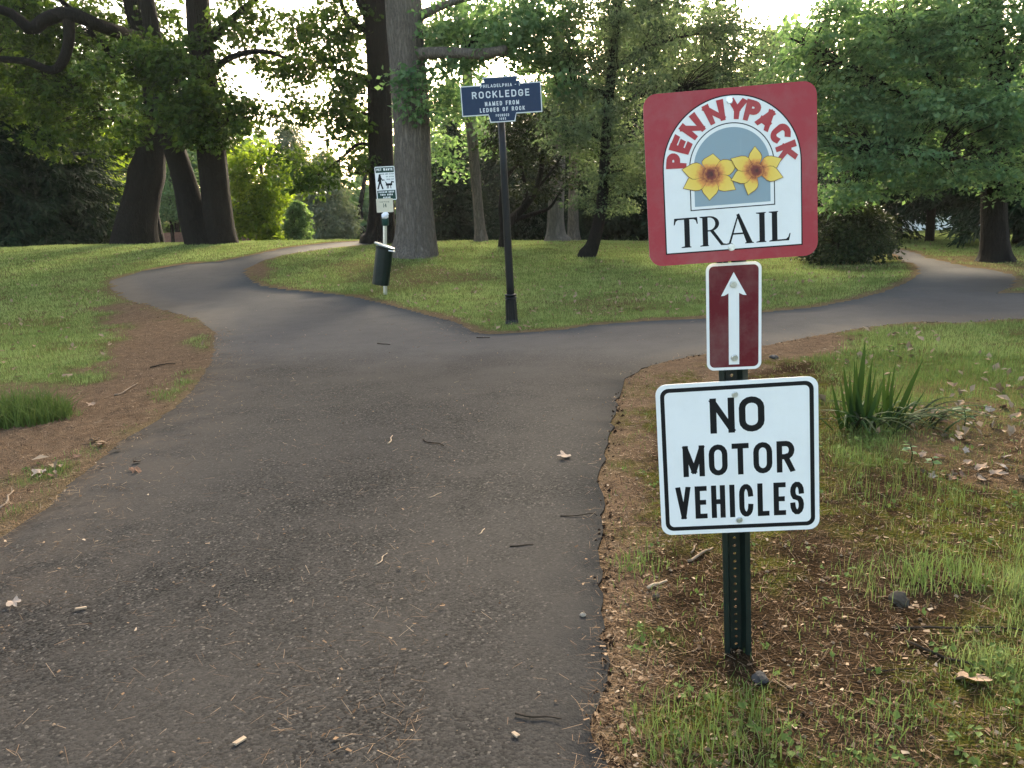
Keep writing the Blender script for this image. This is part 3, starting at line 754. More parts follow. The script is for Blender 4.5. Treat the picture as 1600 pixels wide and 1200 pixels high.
# lean from pole foot pixel to sign pixel
top = W(783, 185, mk[1] - .05); lean = (top - np.array([mk[0], mk[1], mz])); lh = np.linalg.norm(lean); lu = lean / lh
ph = lh + 0.30
def along(s): return lu * s
mb = MB(); mb.tube([along(s) for s in (0.02, .5, 1.2, 1.9, ph)], [.050, .049, .047, .044, .042], 20)
obj('pole', mb.mesh('pole', [M_BLACKPAINT], True), root)
mb = MB()
flute = lambda i, a, P: 1 + 0.035 * np.sign(np.cos(a * 12)) * ((i > 1) & (i < 5))
mb.tube([along(s) for s in (-.08, .0, .02, .05, .26, .30, .315)], [.088, .088, .082, .074, .070, .072, .060], 48, True, flute)
obj('fluted_base', mb.mesh('fluted_base', [M_BLACKPAINT], False), root)
for s0 in (.325, .362):
    mb = MB(); mb.tube([along(s0 + d) for d in (-.017, -.010, 0, .010, .017)], [.056, .074, .080, .074, .056], 24)
    obj('collar_ring', mb.mesh('collar_ring', [M_BLACKPAINT], True), root)
kw, kh = .965, .345
def keystone(g):
    """outline grown inward by g"""
    return np.array([(-kw / 2 + g, -kh / 2 + g), (-.168 + g * .2, -kh / 2 + g), (-.150 + g, -kh / 2 - .088 + g), (.150 - g, -kh / 2 - .088 + g), (.168 - g * .2, -kh / 2 + g), (kw / 2 - g, -kh / 2 + g),
                     (kw / 2 - g, kh / 2 - g), (.245 - g, kh / 2 - g), (.235 - g, kh / 2 + .026 - g * .3), (.198 - g, kh / 2 + .030 - g * .3), (.212 - g, kh / 2 + .085 - g),
                     (-.212 + g, kh / 2 + .085 - g), (-.198 + g, kh / 2 + .030 - g * .3), (-.235 + g, kh / 2 + .026 - g * .3), (-.245 + g, kh / 2 - g), (-kw / 2 + g, kh / 2 - g)])
kp = obj('keystone_panel', slab('keystone_panel', keystone(0), .022, M_SILVER, M_SILVER), root)
kc = W(783.5, 155, mk[1] - .175) - np.array([mk[0], mk[1], mz])
xk = np.array([1.0, .03, .024]); xk /= np.linalg.norm(xk); zk = lu - xk * (lu @ xk); zk /= np.linalg.norm(zk); yk = np.cross(zk, xk)
kp.matrix_local = Matrix(((xk[0], yk[0], zk[0], kc[0]), (xk[1], yk[1], zk[1], kc[1]), (xk[2], yk[2], zk[2], kc[2]), (0, 0, 0, 1)))
obj('navy_field', flat_poly('navy_field', keystone(.011), .0008, M_NAVY), kp)
bk = MB(); bk.box((-.05, .0225, -.12), (.05, .14, .12)); obj('clamp', bk.mesh('clamp', [M_BLACKPAINT]), kp)
u = kw / 1355
for txt, cap_, y_, wd, st_, xo in (('PHILADELPHIA - 1', 52, 222, 660, 10, -10), ('ROCKLEDGE', 112, 86, 965, 20, -8), ('NAMED FROM', 70, -62, 575, 14, 5), ('LEDGES OF ROCK', 68, -160, 760, 14, 5), ('FOUNDED', 42, -255, 225, 8, 0), ('1893', 40, -312, 112, 8, 0)):
    put_text(kp, txt, cap_ * u, st_ * u, wd * u, (.3 if len(txt) > 6 else .35) * cap_ * u, .0014, M_SILVER, (xo * u, y_ * u))

# ------------------------------------------------------------------ pet waste station
pw = ground_hit(602, 462)[:2]; pwz = float(GZ(*pw)); PY = pw[1]
root = empty('pet_waste_station', (pw[0], pw[1], pwz)); tag(root, 'pet waste station with notice plate, bag dispenser and tilted dark green bin', 'pet waste station')
B0 = np.array([pw[0], pw[1], pwz])
def at(px, py, dy=0.0): return W(px, py, PY + dy) - B0
mp = pxm(PY) * 1.02
mb = MB(); a0 = at(602, 470); a1 = at(601, 266)
mb.tube([a0 + [0, 0, -.15], a0, (a0 + a1) / 2, a1], [.034] * 4, 4); obj('post', mb.mesh('post', [M_ZINC]), root)
mb = MB()
for k in range(26):
    p = a0 + (a1 - a0) * (.46 + .018 * k); mb.add([p + [s_ * .009, -.0255, z_ * .009] for s_, z_ in ((-1, -1), (1, -1), (1, 1), (-1, 1))], [(0, 1, 2, 3)])
obj('perforation', mb.mesh('perforation', [M_BLACK]), root)['kind'] = 'stuff'
M_PETGREEN = paint('pet_sign_green', (0.012, 0.045, 0.035), .4, (.05, .07, .06)); M_CREAM = paint('cream_sheet', (0.62, 0.56, 0.42), .6)
def upright(o_, c, xt=0.02, zt=0.04):
    x = np.array([1, -.03, xt]); x /= np.linalg.norm(x); z = np.array([-zt, 0, 1.0]); z -= x * (z @ x); z /= np.linalg.norm(z); y = np.cross(z, x)
    o_.matrix_local = Matrix(((x[0], y[0], z[0], c[0]), (x[1], y[1], z[1], c[1]), (x[2], y[2], z[2], c[2]), (0, 0, 0, 1)))
pw_, ph_ = 29.5 * mp, 48.5 * mp
sp_ = obj('notice_panel', slab('notice_panel', rrect(pw_, ph_, .022), .003, M_WHITE, M_ALU), root); upright(sp_, at(602.6, 286.5, -.045), .01, .015)
obj('header_band', flat_poly('header_band', [(-pw_ * .46, ph_ * .32), (pw_ * .46, ph_ * .32), (pw_ * .46, ph_ * .475), (-pw_ * .46, ph_ * .475)], .001, M_PETGREEN), sp_)
obj('footer_band', flat_poly('footer_band', [(-pw_ * .46, -ph_ * .475), (pw_ * .46, -ph_ * .475), (pw_ * .46, -ph_ * .205), (-pw_ * .46, -ph_ * .205)], .001, M_PETGREEN), sp_)
for txt, cap_, y_, wd, mt in (('PET WASTE', .075, .41, .80, M_WHITE), ('PLEASE KEEP', .050, -.255, .78, M_WHITE), ('THIS AREA', .050, -.335, .62, M_WHITE), ('CLEAN', .050, -.42, .36, M_WHITE)):
    put_text(sp_, txt, cap_ * ph_, .018 * ph_, wd * pw_, .016 * ph_, .0020, mt, (0, y_ * ph_), True)
for txt, y_, wd, xo in (('LEASH AND CLEAN', .275, .70, .08), ('UP AFTER', .195, .38, .24), ('YOUR PET', .115, .38, .24)):
    put_text(sp_, txt, .035 * ph_, .008 * ph_, wd * pw_, .012 * ph_, .0010, M_PETGREEN, (xo * pw_, y_ * ph_), True)
# walker and dog pictogram
def cap_line(mb, p, q, w, z):
    L, R = ribbon(np.array([p, q], float), w); n = 2; P = np.vstack([L, R]); mb.add(np.column_stack([P[:, 0] * pw_, np.full(4, -z), P[:, 1] * pw_]), [(0, 2, 3, 1)])
mb = MB(); flat_poly('x', [(x * pw_, y * pw_) for x, y in arc(-.27, .40, .055, .065, 0, 345, 14)], .0010, M_BLACK, mb)
for k, (p, q, w) in enumerate([((-.27, .30), (-.275, .08), .13), ((-.29, .08), (-.40, -.24), .075), ((-.26, .08), (-.17, -.24), .075), ((-.22, .28), (-.15, .16), .05), ((-.15, .16), (-.07, .17), .045), ((-.33, .28), (-.37, .12), .05), ((-.07, .17), (.08, -.02), .012), ((.06, -.06), (.27, -.06), .11), ((.08, -.10), (.06, -.24), .04), ((.14, -.10), (.13, -.24), .035), ((.24, -.10), (.25, -.24), .04), ((.27, -.02), (.33, .06), .06), ((.31, .07), (.39, .05), .06), ((.05, -.03), (.0, .05), .03)]):
    cap_line(mb, p, q, w, .0010 + 4e-5 * (k % 5))
obj('pictogram', mb.mesh('pictogram', [M_BLACK]), sp_)
nt = obj('paper_notice', slab('paper_notice', rrect(25 * mp, 20 * mp, .01), .004, M_CREAM, M_CREAM), root); upright(nt, at(601.2, 321, -.05), -.01, .02)
for txt, y_, wd, c_ in (('DONATIONS', .06, .17, .022), ('14', .0, .05, .035)):
    if txt == '14': rb_ = [ribbon(np.array([(-.02, -.03), (-.02, .03)]), .009), ribbon(np.array([(.02, -.03), (.02, .03)]), .009), ribbon(np.array([(.02, .03), (.0, -.01)]), .008), ribbon(np.array([(.0, -.01), (.03, -.01)]), .008)]
    else: rb_ = text_ribbons('NOTICE', c_, .004, width=wd, gap=.008)
    obj('lettering', ribbons_mesh('lettering', rb_, .0010, M_PETGREEN, off=(0, y_)), nt)['kind'] = 'stuff'
# bag dispenser with a crumpled bag in its slot
mb = MB(); c = at(602, 346, -.06); mb.tube([c + [0, 0, s] for s in (-.075, -.06, .05, .075)], [.045, .062, .062, .05], 16); obj('bag_dispenser', mb.mesh('bag_dispenser', [M_PETGREEN], True), root)
a = np.linspace(0, 2 * np.pi, 14, endpoint=False); ph2 = np.linspace(0.05, np.pi - .05, 9)
V = np.array([[math.sin(p) * math.cos(q), math.sin(p) * math.sin(q), math.cos(p)] for p in ph2 for q in a]); V *= (0.7 + 0.6 * noise3(V * 2.3 + 5, 3))[:, None] * np.array([.062, .04, .052])
i = np.arange(8)[:, None] * 14; j = np.arange(14)[None]; j2 = (j + 1) % 14
Qb = np.stack([i + j, i + 14 + j, i + 14 + j2, i + j2], -1).reshape(-1, 4)
V = V @ np.array([[.8, 0, -.6], [0, 1, 0], [.6, 0, .8]]).T
obj('plastic_bag', mesh_np('plastic_bag', V + at(601.5, 337, -.12), Qb, [paint('bag_white', (.78, .78, .82), .5)], True), root)
# bin
M_BIN = plain('bin_green', (0.003, 0.010, 0.008), 0.4, 0.25, 0, .4, 6)
bt = at(601, 386, -.22); bb = at(594.5, 445, -.22); axb = (bb - bt) / np.linalg.norm(bb - bt); hb = np.linalg.norm(bb - bt); rbn = 12.6 * mp
mb = MB(); rib = lambda i, a, P: 1 + .012 * (np.cos(a * 14) > .6)
mb.tube([bb, bb - axb * .01, bb - axb * .05, bt + axb * .05, bt + axb * .012, bt], [rbn * .93, rbn * .99, rbn, rbn, rbn, rbn * .98], 56, True, rib); bn = obj('bin', mb.mesh('bin', [M_BIN], False), root)
mb = MB(); mb.tube([bt + axb * .03, bt + axb * .018, bt, bt - axb * .006], [rbn * 1.02, rbn * 1.06, rbn * 1.06, rbn * 1.0], 40); obj('rim', mb.mesh('rim', [M_BIN], True), bn)
l0 = at(584.8, 378.5, -.22); l1 = at(617, 389.5, -.22); lx = (l1 - l0); ll = np.linalg.norm(lx); lx /= ll; lz = np.cross(lx, [0, 1, 0]); lz = lz / np.linalg.norm(lz); lz = lz if lz[2] > 0 else -lz; ly = np.cross(lz, lx)
mb = MB(); cc = (l0 + l1) / 2
mb.tube([cc + lz * s for s in (-.012, -.008, .008, .014)], [ll / 2 * .97, ll / 2, ll / 2, ll / 2 * .95], 40); obj('lid', mb.mesh('lid', [plain('lid_metal', (.33, .36, .36), .35, .5, .5)], True), bn)
mb = MB(); h_ = at(612.5, 392.5, -.47); mb.tube([h_ + [-.06, .02, .012], h_ + [0, 0, 0], h_ + [.05, .02, -.01]], [.012] * 3, 8); obj('handle', mb.mesh('handle', [M_ZINC], True), bn)

# ------------------------------------------------------------------ foliage tools
def leaves(C, rad, per, size, flat=0.55, up=0.55, droop=0.35, aspect=0.34, seed=0):
    """leaf blades gathered in sprays round the centres C; returns verts, quads, tint"""
    r = np.random.default_rng(seed); n = len(C); N = n * per
    rad = np.broadcast_to(np.asarray(rad, float), (n,)); c = np.repeat(C, per, 0); rr = np.repeat(rad, per)
    d = r.normal(size=(N, 3)); d /= np.linalg.norm(d, axis=1)[:, None]; d *= (r.random(N) ** 0.45)[:, None]; d[:, 2] *= flat
    # sprays: squeeze leaves towards a few random planes so that a cluster has layers
    lay = np.round(d[:, 2] * 3.2) / 3.2; d[:, 2] = 0.65 * lay + 0.35 * d[:, 2]
    p = c + d * rr[:, None]; p[:, 2] -= droop * rr * (d[:, 0] ** 2 + d[:, 1] ** 2)
    s = size * (0.5 + 1.0 * r.random(N) ** 1.3)
    ax_ = d * np.array([1, 1, .4]) + r.normal(size=(N, 3)) * 0.55 + np.array([0, 0, -.35]); ax_ /= np.linalg.norm(ax_, axis=1)[:, None] + 1e-9
    nn = r.normal(size=(N, 3)) * (1 - up) + np.array([0, 0, up]); nn -= ax_ * (nn * ax_).sum(1)[:, None]; nn /= np.linalg.norm(nn, axis=1)[:, None] + 1e-9
    b = np.cross(ax_, nn); s = s[:, None]
    V = np.stack([p - ax_ * s * .5, p + b * s * aspect + nn * s * .10 - ax_ * s * .02, p + ax_ * s * .55 - nn * s * .05, p - b * s * aspect + nn * s * .10 + ax_ * s * .06], 1)
    Qf = np.arange(N * 4).reshape(N, 4)
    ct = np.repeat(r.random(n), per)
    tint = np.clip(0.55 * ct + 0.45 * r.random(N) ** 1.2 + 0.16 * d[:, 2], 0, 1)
    return V.reshape(-1, 3), Qf, np.repeat(tint, 4)
def twigs(nodes, C, r0=0.012, sag=0.12, seed=1, maxlen=4.0):
    """thin bent twigs from the nearest limb node to every cluster"""
    r = np.random.default_rng(seed); out_v = []; out_q = []; n0 = 0
    nodes = np.asarray(nodes)
    for c in C:
        dd = np.linalg.norm(nodes - c, axis=1) + 0.6 * np.maximum(0, nodes[:, 2] - c[2]); k = int(dd.argmin()); a = nodes[k]; L = np.linalg.norm(c - a)
        if L > maxlen or L < .05: continue
        m_ = (a + c) / 2 + r.normal(size=3) * L * .10 + [0, 0, sag * L]
        P = np.stack([a, .5 * (a + m_) + [0, 0, .04 * L], m_, c]); rr = r0 * np.array([1.0, .85, .6, .25]) * (0.6 + 0.5 * L)
        v, q = tube(P, rr, 3); out_v.append(v); out_q.append(q + n0); n0 += len(v)
    if not out_v: return np.zeros((0, 3)), np.zeros((0, 4), int)
    return np.concatenate(out_v), np.concatenate(out_q)
def blob_centres(blobs, Y, seed=0, thr=0.36):
    """blobs: (px, py, rx px, ry px, dY, rY m, n) -> cluster centres inside uneven ellipsoids"""
    r = np.random.default_rng(seed); out = []
    for (px, py, rx, ry, dY, rY, n) in blobs:
        c = W(px, py, Y + dY); k = pxm(Y + dY); m = int(n * 2.6)
        d = r.normal(size=(m, 3)); d /= np.linalg.norm(d, axis=1)[:, None]; d *= (r.random(m) ** 0.42)[:, None]
        p = c + d * np.array([rx * k, rY, ry * k]); nz_ = noise3(p * 0.85 + seed * 3.1, seed)
        p = p[nz_ > thr][:n]; out.append(p)
    return np.concatenate(out)
def limb_points(pts, Y, n=10):
    """pts: (px, py, w px, dY) -> smooth centre line and radii"""
    P = np.array([W(p[0], p[1], Y + (p[3] if len(p) > 3 else 0)) for p in pts]); R = np.array([p[2] * pxm(Y + (p[3] if len(p) > 3 else 0)) / 2 for p in pts])
    Q = resample(np.column_stack([P, R]), n); return Q[:, :3], np.maximum(Q[:, 3], .004)
def bark_disp(seed, amp=0.07, foot=None):
    def f(i, a, P):
        z = P[:, 2][:, None]; ang = a + 0 * z
        p = np.stack([np.cos(ang) * 2.4, np.sin(ang) * 2.4, z * .55 + 0 * ang], -1); q = np.stack([np.cos(ang) * 6, np.sin(ang) * 6, z * 1.4 + 0 * ang], -1)
        r = 1 + amp * 2 * (noise3(p + seed, seed) - .5) + amp * (noise3(q + seed, seed + 1) - .5)
        if foot is not None:
            lobes = np.maximum(0, np.cos(ang * 3 + seed) * .6 + np.cos(ang * 5 + seed * 2.1) * .5)
            r = r + np.exp(-np.maximum(0, z - foot) / .28) * (.02 + .13 * lobes) + .035 * np.cos(ang * 17 + 5 * noise3(p, seed + 2)) * (np.ones_like(z))
        return r
    return f

BARK = {'oak': barkmat('oak_bark', (0.035, 0.028, 0.023), (0.24, 0.20, 0.165)), 'dark': barkmat('shaded_bark', (0.005, 0.0042, 0.0035), (0.020, 0.016, 0.013)),  # 'dark': canopy shade and silhouette put into the bark colour
        'pale': barkmat('pale_bark', (0.07, 0.06, 0.05), (0.20, 0.175, 0.15), 6, 1.2)}
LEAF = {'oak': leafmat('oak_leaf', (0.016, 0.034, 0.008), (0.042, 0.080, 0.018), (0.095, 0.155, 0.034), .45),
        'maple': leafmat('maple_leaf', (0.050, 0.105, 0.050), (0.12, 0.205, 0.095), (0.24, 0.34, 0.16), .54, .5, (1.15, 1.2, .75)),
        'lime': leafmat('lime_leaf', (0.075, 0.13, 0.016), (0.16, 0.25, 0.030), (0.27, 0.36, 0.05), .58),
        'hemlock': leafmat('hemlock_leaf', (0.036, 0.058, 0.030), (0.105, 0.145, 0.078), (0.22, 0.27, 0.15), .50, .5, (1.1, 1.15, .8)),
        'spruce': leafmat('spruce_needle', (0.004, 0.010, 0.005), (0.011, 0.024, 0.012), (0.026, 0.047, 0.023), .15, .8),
        'pine': leafmat('pine_needle', (0.065, 0.095, 0.070), (0.13, 0.17, 0.12), (0.20, 0.24, 0.17), .35, .7),
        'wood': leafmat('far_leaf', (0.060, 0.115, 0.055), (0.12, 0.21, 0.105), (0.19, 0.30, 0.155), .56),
        'rhodo': leafmat('rhododendron_leaf', (0.010, 0.018, 0.008), (0.028, 0.042, 0.019), (0.070, 0.085, 0.040), .2, .4)}

def tree(name, label, Y, trunks, blobs, bark='dark', leaf='oak', extra=(), limbs=(), per=46, rad=.55, size=.15, seed=0, group=None, nsides=28, flat=.5, aspect=.34, cat='tree', thr=.36, up=.55, trunk_label=None, limb_bare=(), droop=.35):
    """trunks / limbs: lists of (px, py, width px, dY); blobs as above; extra: (dx,dy,z,rx,ry,rz,n) above the frame"""
    bx, by = None, None
    base = W(trunks[0][0][0], trunks[0][0][1], Y); b = np.array([base[0], Y, float(GZ(base[0], Y))])
    root = empty(name, b); tag(root, label, cat, group)
    nodes = []
    for k, tr in enumerate(trunks):
        P, R = limb_points(tr, Y, 46); P = P - b
        if k == 0 or tr[0][1] > 370:
            sel = P[:, 2] < 2.5; gz = float(GZ(P[0, 0] + b[0], P[0, 1] + b[1])) - b[2]; dz = P[0, 2] - gz
            P[:, 2] -= dz * np.clip(1 - (P[:, 2] - P[0, 2]) / 2.0, 0, 1)
            P = np.vstack([P[0] - [0, 0, .35], P]); R = np.append(R[0] * 1.15, R)
        mb = MB(); mb.tube(P, R, nsides, True, bark_disp(seed + k, .07, P[1, 2]))
        o_ = obj('trunk', mb.mesh('trunk', [BARK[bark]], True), root); nodes.append(P[8:])
        if trunk_label: o_['label'] = trunk_label
    for k, lb in enumerate(limbs):
        P, R = limb_points(lb, Y, 16); P = P - b; mb = MB(); mb.tube(P, R, 10, True, bark_disp(seed + 20 + k, .10))
        obj('limb', mb.mesh('limb', [BARK[bark]], True), root)
        if k not in limb_bare: nodes.append(P[2:])
    C = blob_centres(blobs, Y, seed, thr) - b if len(blobs) else np.zeros((0, 3))
    r = np.random.default_rng(seed + 5)
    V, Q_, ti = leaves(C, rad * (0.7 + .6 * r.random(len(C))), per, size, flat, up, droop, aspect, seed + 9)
    Ve = [V]; Qe = [Q_]; Te = [ti]; nlf = len(V)
    Cx = []
    for (dx, dy, z, rx, ry, rz, n) in extra:
        n = max(8, int(n * .38))
        d = r.normal(size=(n, 3)); d /= np.linalg.norm(d, axis=1)[:, None]; d *= (r.random(n) ** .4)[:, None]; Cx.append(np.array([dx, dy, z]) + d * [rx, ry, rz])
    if Cx:
        Cx = np.concatenate(Cx); V2, Q2, t2 = leaves(Cx, .9, 26, .30, .5, seed=seed + 11); Ve.append(V2); Qe.append(Q2 + nlf); Te.append(t2); nlf += len(V2)
    nq = sum(len(q) for q in Qe)
    tv, tq = twigs(np.concatenate(nodes), C, .011, .10, seed)
    Ve.append(tv); Qe.append(tq + nlf); Te.append(np.zeros(len(tv)))
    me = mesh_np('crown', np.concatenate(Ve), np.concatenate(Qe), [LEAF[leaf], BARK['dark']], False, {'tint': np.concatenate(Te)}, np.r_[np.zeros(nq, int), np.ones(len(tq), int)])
    obj('crown', me, root)
    return root

# ------------------------------------------------------------------ the two old trees by the bend
tree('oak_tree', 'old dark oak with a swollen leaning trunk and crooked limb, farthest left of the trunks', 27.5,
     [[(211, 382, 66), (215, 345, 57), (224, 300, 50), (230, 270, 52), (237, 235, 40), (243, 190, 36), (240, 120, 34), (222, 40, 36), (205, -40, 34), (190, -160, 24)]],
     [(60, 60, 110, 60, 0, 2.6, 70), (150, 140, 110, 60, 0, 2.6, 80), (60, 150, 100, 45, .5, 2.0, 55), (180, 40, 80, 60, .9, 1.6, 40), (130, 215, 80, 30, 0, 1.6, 34), (20, 20, 80, 60, -1, 2, 40), (-80, 90, 100, 90, 0, 2.5, 50)],
     limbs=[[(222, 62, 20, -.2), (190, 52, 19, -1.6), (150, 38, 18, -2.4), (110, 22, 20, -2.6), (72, 30, 18, -2.7), (48, 46, 17, -2.8), (20, 22, 13, -2.9), (-20, 10, 10, -3)],
            [(106, 24, 17, -2.6), (108, 60, 15, -2.6), (100, 92, 14, -2.6), (82, 110, 12, -2.6), (40, 96, 11, -2.7), (-10, 92, 9, -2.8)],
            [(236, 205, 12, 0), (205, 196, 9, -.2), (170, 182, 8, -.4), (130, 140, 6, -.5)], [(180, 90, 10, 0), (160, 70, 9, 0), (140, 50, 8, 0)], [(120, 20, 8, -.5), (95, 0, 7, -.5), (80, -30, 5, -.5)],
            [(30, 14, 7, -1), (35, 0, 5, -1), (30, -30, 4, -1)]],
     extra=[(-1, 0, 10.5, 5.5, 4, 3, 170), (-5, 0, 8.5, 3, 3, 2, 60)], leaf='oak', seed=11, size=.165, per=44)
tree('oak_tree', 'old oak forking into two dark stems close to the ground beside the path bend', 25.5,
     [[(316, 387, 52), (302, 345, 42), (292, 300, 36), (280, 255, 32), (268, 215, 30), (258, 170, 28), (245, 90, 24), (230, 0, 20)],
      [(346, 388, 48), (342, 350, 43), (336, 300, 42), (331, 250, 42), (326, 190, 38), (318, 110, 36), (311, 30, 34), (304, -60, 30), (300, -170, 22)]],
     [(295, 150, 95, 60, -1.2, 1.4, 46), (220, 125, 85, 60, -1.4, 1.4, 42), (255, 205, 70, 26, -1.3, 1, 18), (270, 80, 80, 40, -1.2, 1.2, 24), (340, 190, 60, 45, -.8, 1.6, 38), (380, 60, 70, 50, 0, 2.2, 26), (250, 60, 70, 50, .9, 1.4, 30), (420, 30, 80, 36, 0, 2, 20), (455, 90, 60, 26, 0, 1.8, 12), (400, 120, 40, 36, .2, 1.4, 14), (460, 170, 36, 22, 0, 1.2, 8), (280, 165, 60, 25, -1.6, 1, 24)],
     limbs=[[(330, 60, 16, 0), (350, 40, 12, 0), (385, 10, 9, 0), (420, -20, 6, 0)], [(330, 110, 12, 0), (365, 88, 9, -.2), (410, 80, 7, -.4), (450, 92, 4, -.5)], [(318, 150, 9, 0), (300, 120, 7, -.6), (280, 118, 5, -1.2)], [(258, 120, 9, 0), (240, 105, 7, -.6), (220, 108, 5, -1.2)], [(332, 215, 8, 0), (350, 190, 6, -.4), (372, 186, 4, -.6)]],
     extra=[(0, 0, 10.0, 4.5, 4, 3, 150)], leaf='oak', seed=23, size=.165, per=44)
tree('slender_tree', 'slanting slim trunk showing behind the swollen oak', 30.0, [[(249, 380, 18), (244, 350, 14), (238, 310, 12), (232, 260, 10), (228, 180, 8)]], [(228, 210, 50, 40, 0, 1.5, 20)], leaf='oak', seed=31, nsides=12)
# ------------------------------------------------------------------ the pair of tall oaks in the middle
tree('oak_tree', 'tall straight oak with furrowed grey bark, nearest trunk behind the waste bin', 21.0,
     [[(648, 404, 78), (650, 388, 66), (650, 350, 57), (646, 290, 52), (643, 200, 52), (637, 110, 51), (632, 40, 52), (628, -30, 50), (622, -140, 44), (616, -260, 34)]],
     [(636, 125, 22, 18, -.7, .4, 5), (655, 165, 22, 22, -.6, .4, 6), (665, 110, 20, 18, -.5, .5, 5), (720, 30, 60, 34, 0, 1.8, 34), (800, 60, 70, 46, -.6, 1.6, 44), (850, 40, 60, 55, -.8, 1.6, 40), (760, 100, 60, 26, -.2, 1.4, 18), (880, 110, 36, 40, -.8, 1.2, 18), (720, 150, 36, 40, .5, 1.4, 14), (690, 60, 30, 30, 0, 1, 8)],
     limbs=[[(650, 84, 18, -.2), (700, 82, 16, -.9), (750, 84, 15, -1.5), (790, 78, 14, -1.9)], [(648, 28, 16, 0), (690, 10, 10, -.3), (750, -10, 8, -.6), (830, -30, 6, -.8)], [(722, 82, 5, -.1), (735, 60, 4, -.2), (752, 35, 3, -.3)]],
     extra=[(0, 0, 9.5, 5, 4, 2.6, 150)], bark='oak', leaf='maple', seed=41, size=.14, nsides=64, limb_bare=(0,), trunk_label='grey furrowed bark trunk')
tree('oak_tree', 'dark tall oak directly behind the furrowed grey one', 25.0,
     [[(594, 384, 56), (597, 365, 44), (597, 320, 37), (596, 250, 36), (594, 180, 35), (592, 100, 36), (590, 20, 38), (588, -60, 34), (586, -180, 26)]],
     [(510, 100, 56, 46, 0, 1.6, 26), (540, 190, 44, 50, -.4, 1.4, 26), (480, 40, 60, 36, 0, 1.6, 13), (500, 275, 50, 30, -.6, 1.3, 20), (560, 140, 30, 60, -.4, 1.2, 18), (455, 160, 30, 30, -.2, 1.2, 7), (450, 245, 30, 16, -.4, 1, 6), (545, 40, 50, 50, .2, 1.6, 20), (560, 250, 24, 24, -.4, .8, 8)],
     limbs=[[(590, 42, 18, 0), (566, 8, 14, -.1), (556, -30, 10, -.2)], [(586, 56, 10, 0), (565, 45, 7, -.2), (540, 20, 6, -.3), (528, -10, 5, -.4)], [(582, 130, 8, 0), (550, 115, 6, -.2), (510, 105, 4, -.3)], [(584, 230, 7, 0), (560, 225, 5, -.3), (530, 250, 4, -.5), (490, 278, 3, -.6)], [(584, 180, 6, 0), (560, 178, 4, -.3), (540, 200, 3, -.4)]],
     extra=[(-1, 0, 11, 4.5, 4, 3, 130)], leaf='oak', seed=53, size=.155)
tree('slender_tree', 'slender bare grey trunk between the furrowed oak and the town marker', 27.5,
     [[(752, 382, 22), (750, 360, 17), (746, 310, 15), (741, 250, 16), (735, 180, 16), (729, 100, 15), (724, 20, 14), (720, -80, 12)]],
     [(720, 150, 36, 60, 0, 1.2, 16), (705, 240, 26, 40, 0, 1, 10), (760, 200, 40, 36, .4, 1.2, 14), (735, 40, 70, 40, 0, 1.6, 26)], bark='oak', leaf='maple', seed=61, nsides=20, extra=[(0, 0, 11, 3, 3, 2.5, 50)])
# ------------------------------------------------------------------ low spreading tree, pale trunks, leaning evergreen
tree('dogwood_tree', 'low dark tree forking near the ground right behind the town marker', 23.5,
     [[(787, 389, 17), (788, 372, 14), (796, 348, 13), (818, 326, 11), (838, 296, 9), (846, 262, 7), (850, 220, 5)], [(789, 385, 12), (786, 355, 10), (783, 320, 8), (790, 280, 7), (812, 250, 5), (820, 200, 4)]],
     [(820, 230, 60, 40, 0, 1.8, 50), (860, 190, 60, 40, 0, 1.8, 40), (840, 290, 50, 30, .4, 1.5, 24), (780, 200, 36, 30, 0, 1.4, 16), (900, 250, 50, 40, .4, 1.6, 30)],
     limbs=[[(800, 345, 8, 0), (830, 335, 7, 0), (858, 325, 5, -.1), (872, 305, 3, -.2)], [(815, 330, 7, 0), (822, 300, 6, 0), (815, 265, 5, 0), (806, 215, 3, 0)], [(838, 296, 5, 0), (860, 270, 4, 0), (880, 240, 3, .2)]],
     leaf='rhodo', seed=71, size=.11, rad=.42, nsides=12)
tree('pale_trunk_tree', 'thick pale grey trunk flaring at its foot beyond the lawn', 28.0,
     [[(869, 381, 42), (868, 368, 30), (868, 335, 25), (870, 290, 24), (872, 230, 22), (874, 150, 20), (874, 40, 16)]], [(880, 200, 60, 50, 0, 1.6, 30), (870, 120, 70, 60, 0, 1.6, 40)], bark='pale', leaf='oak', seed=81, nsides=20, size=.12)
tree('dark_trunk_tree', 'brown trunk standing just right of the pale grey trunk', 30.0,
     [[(897, 378, 22), (896, 355, 17), (896, 300, 15), (897, 200, 13)]], [(900, 200, 50, 60, 0, 1.5, 30)], bark='oak', leaf='oak', seed=83, nsides=14, size=.12)
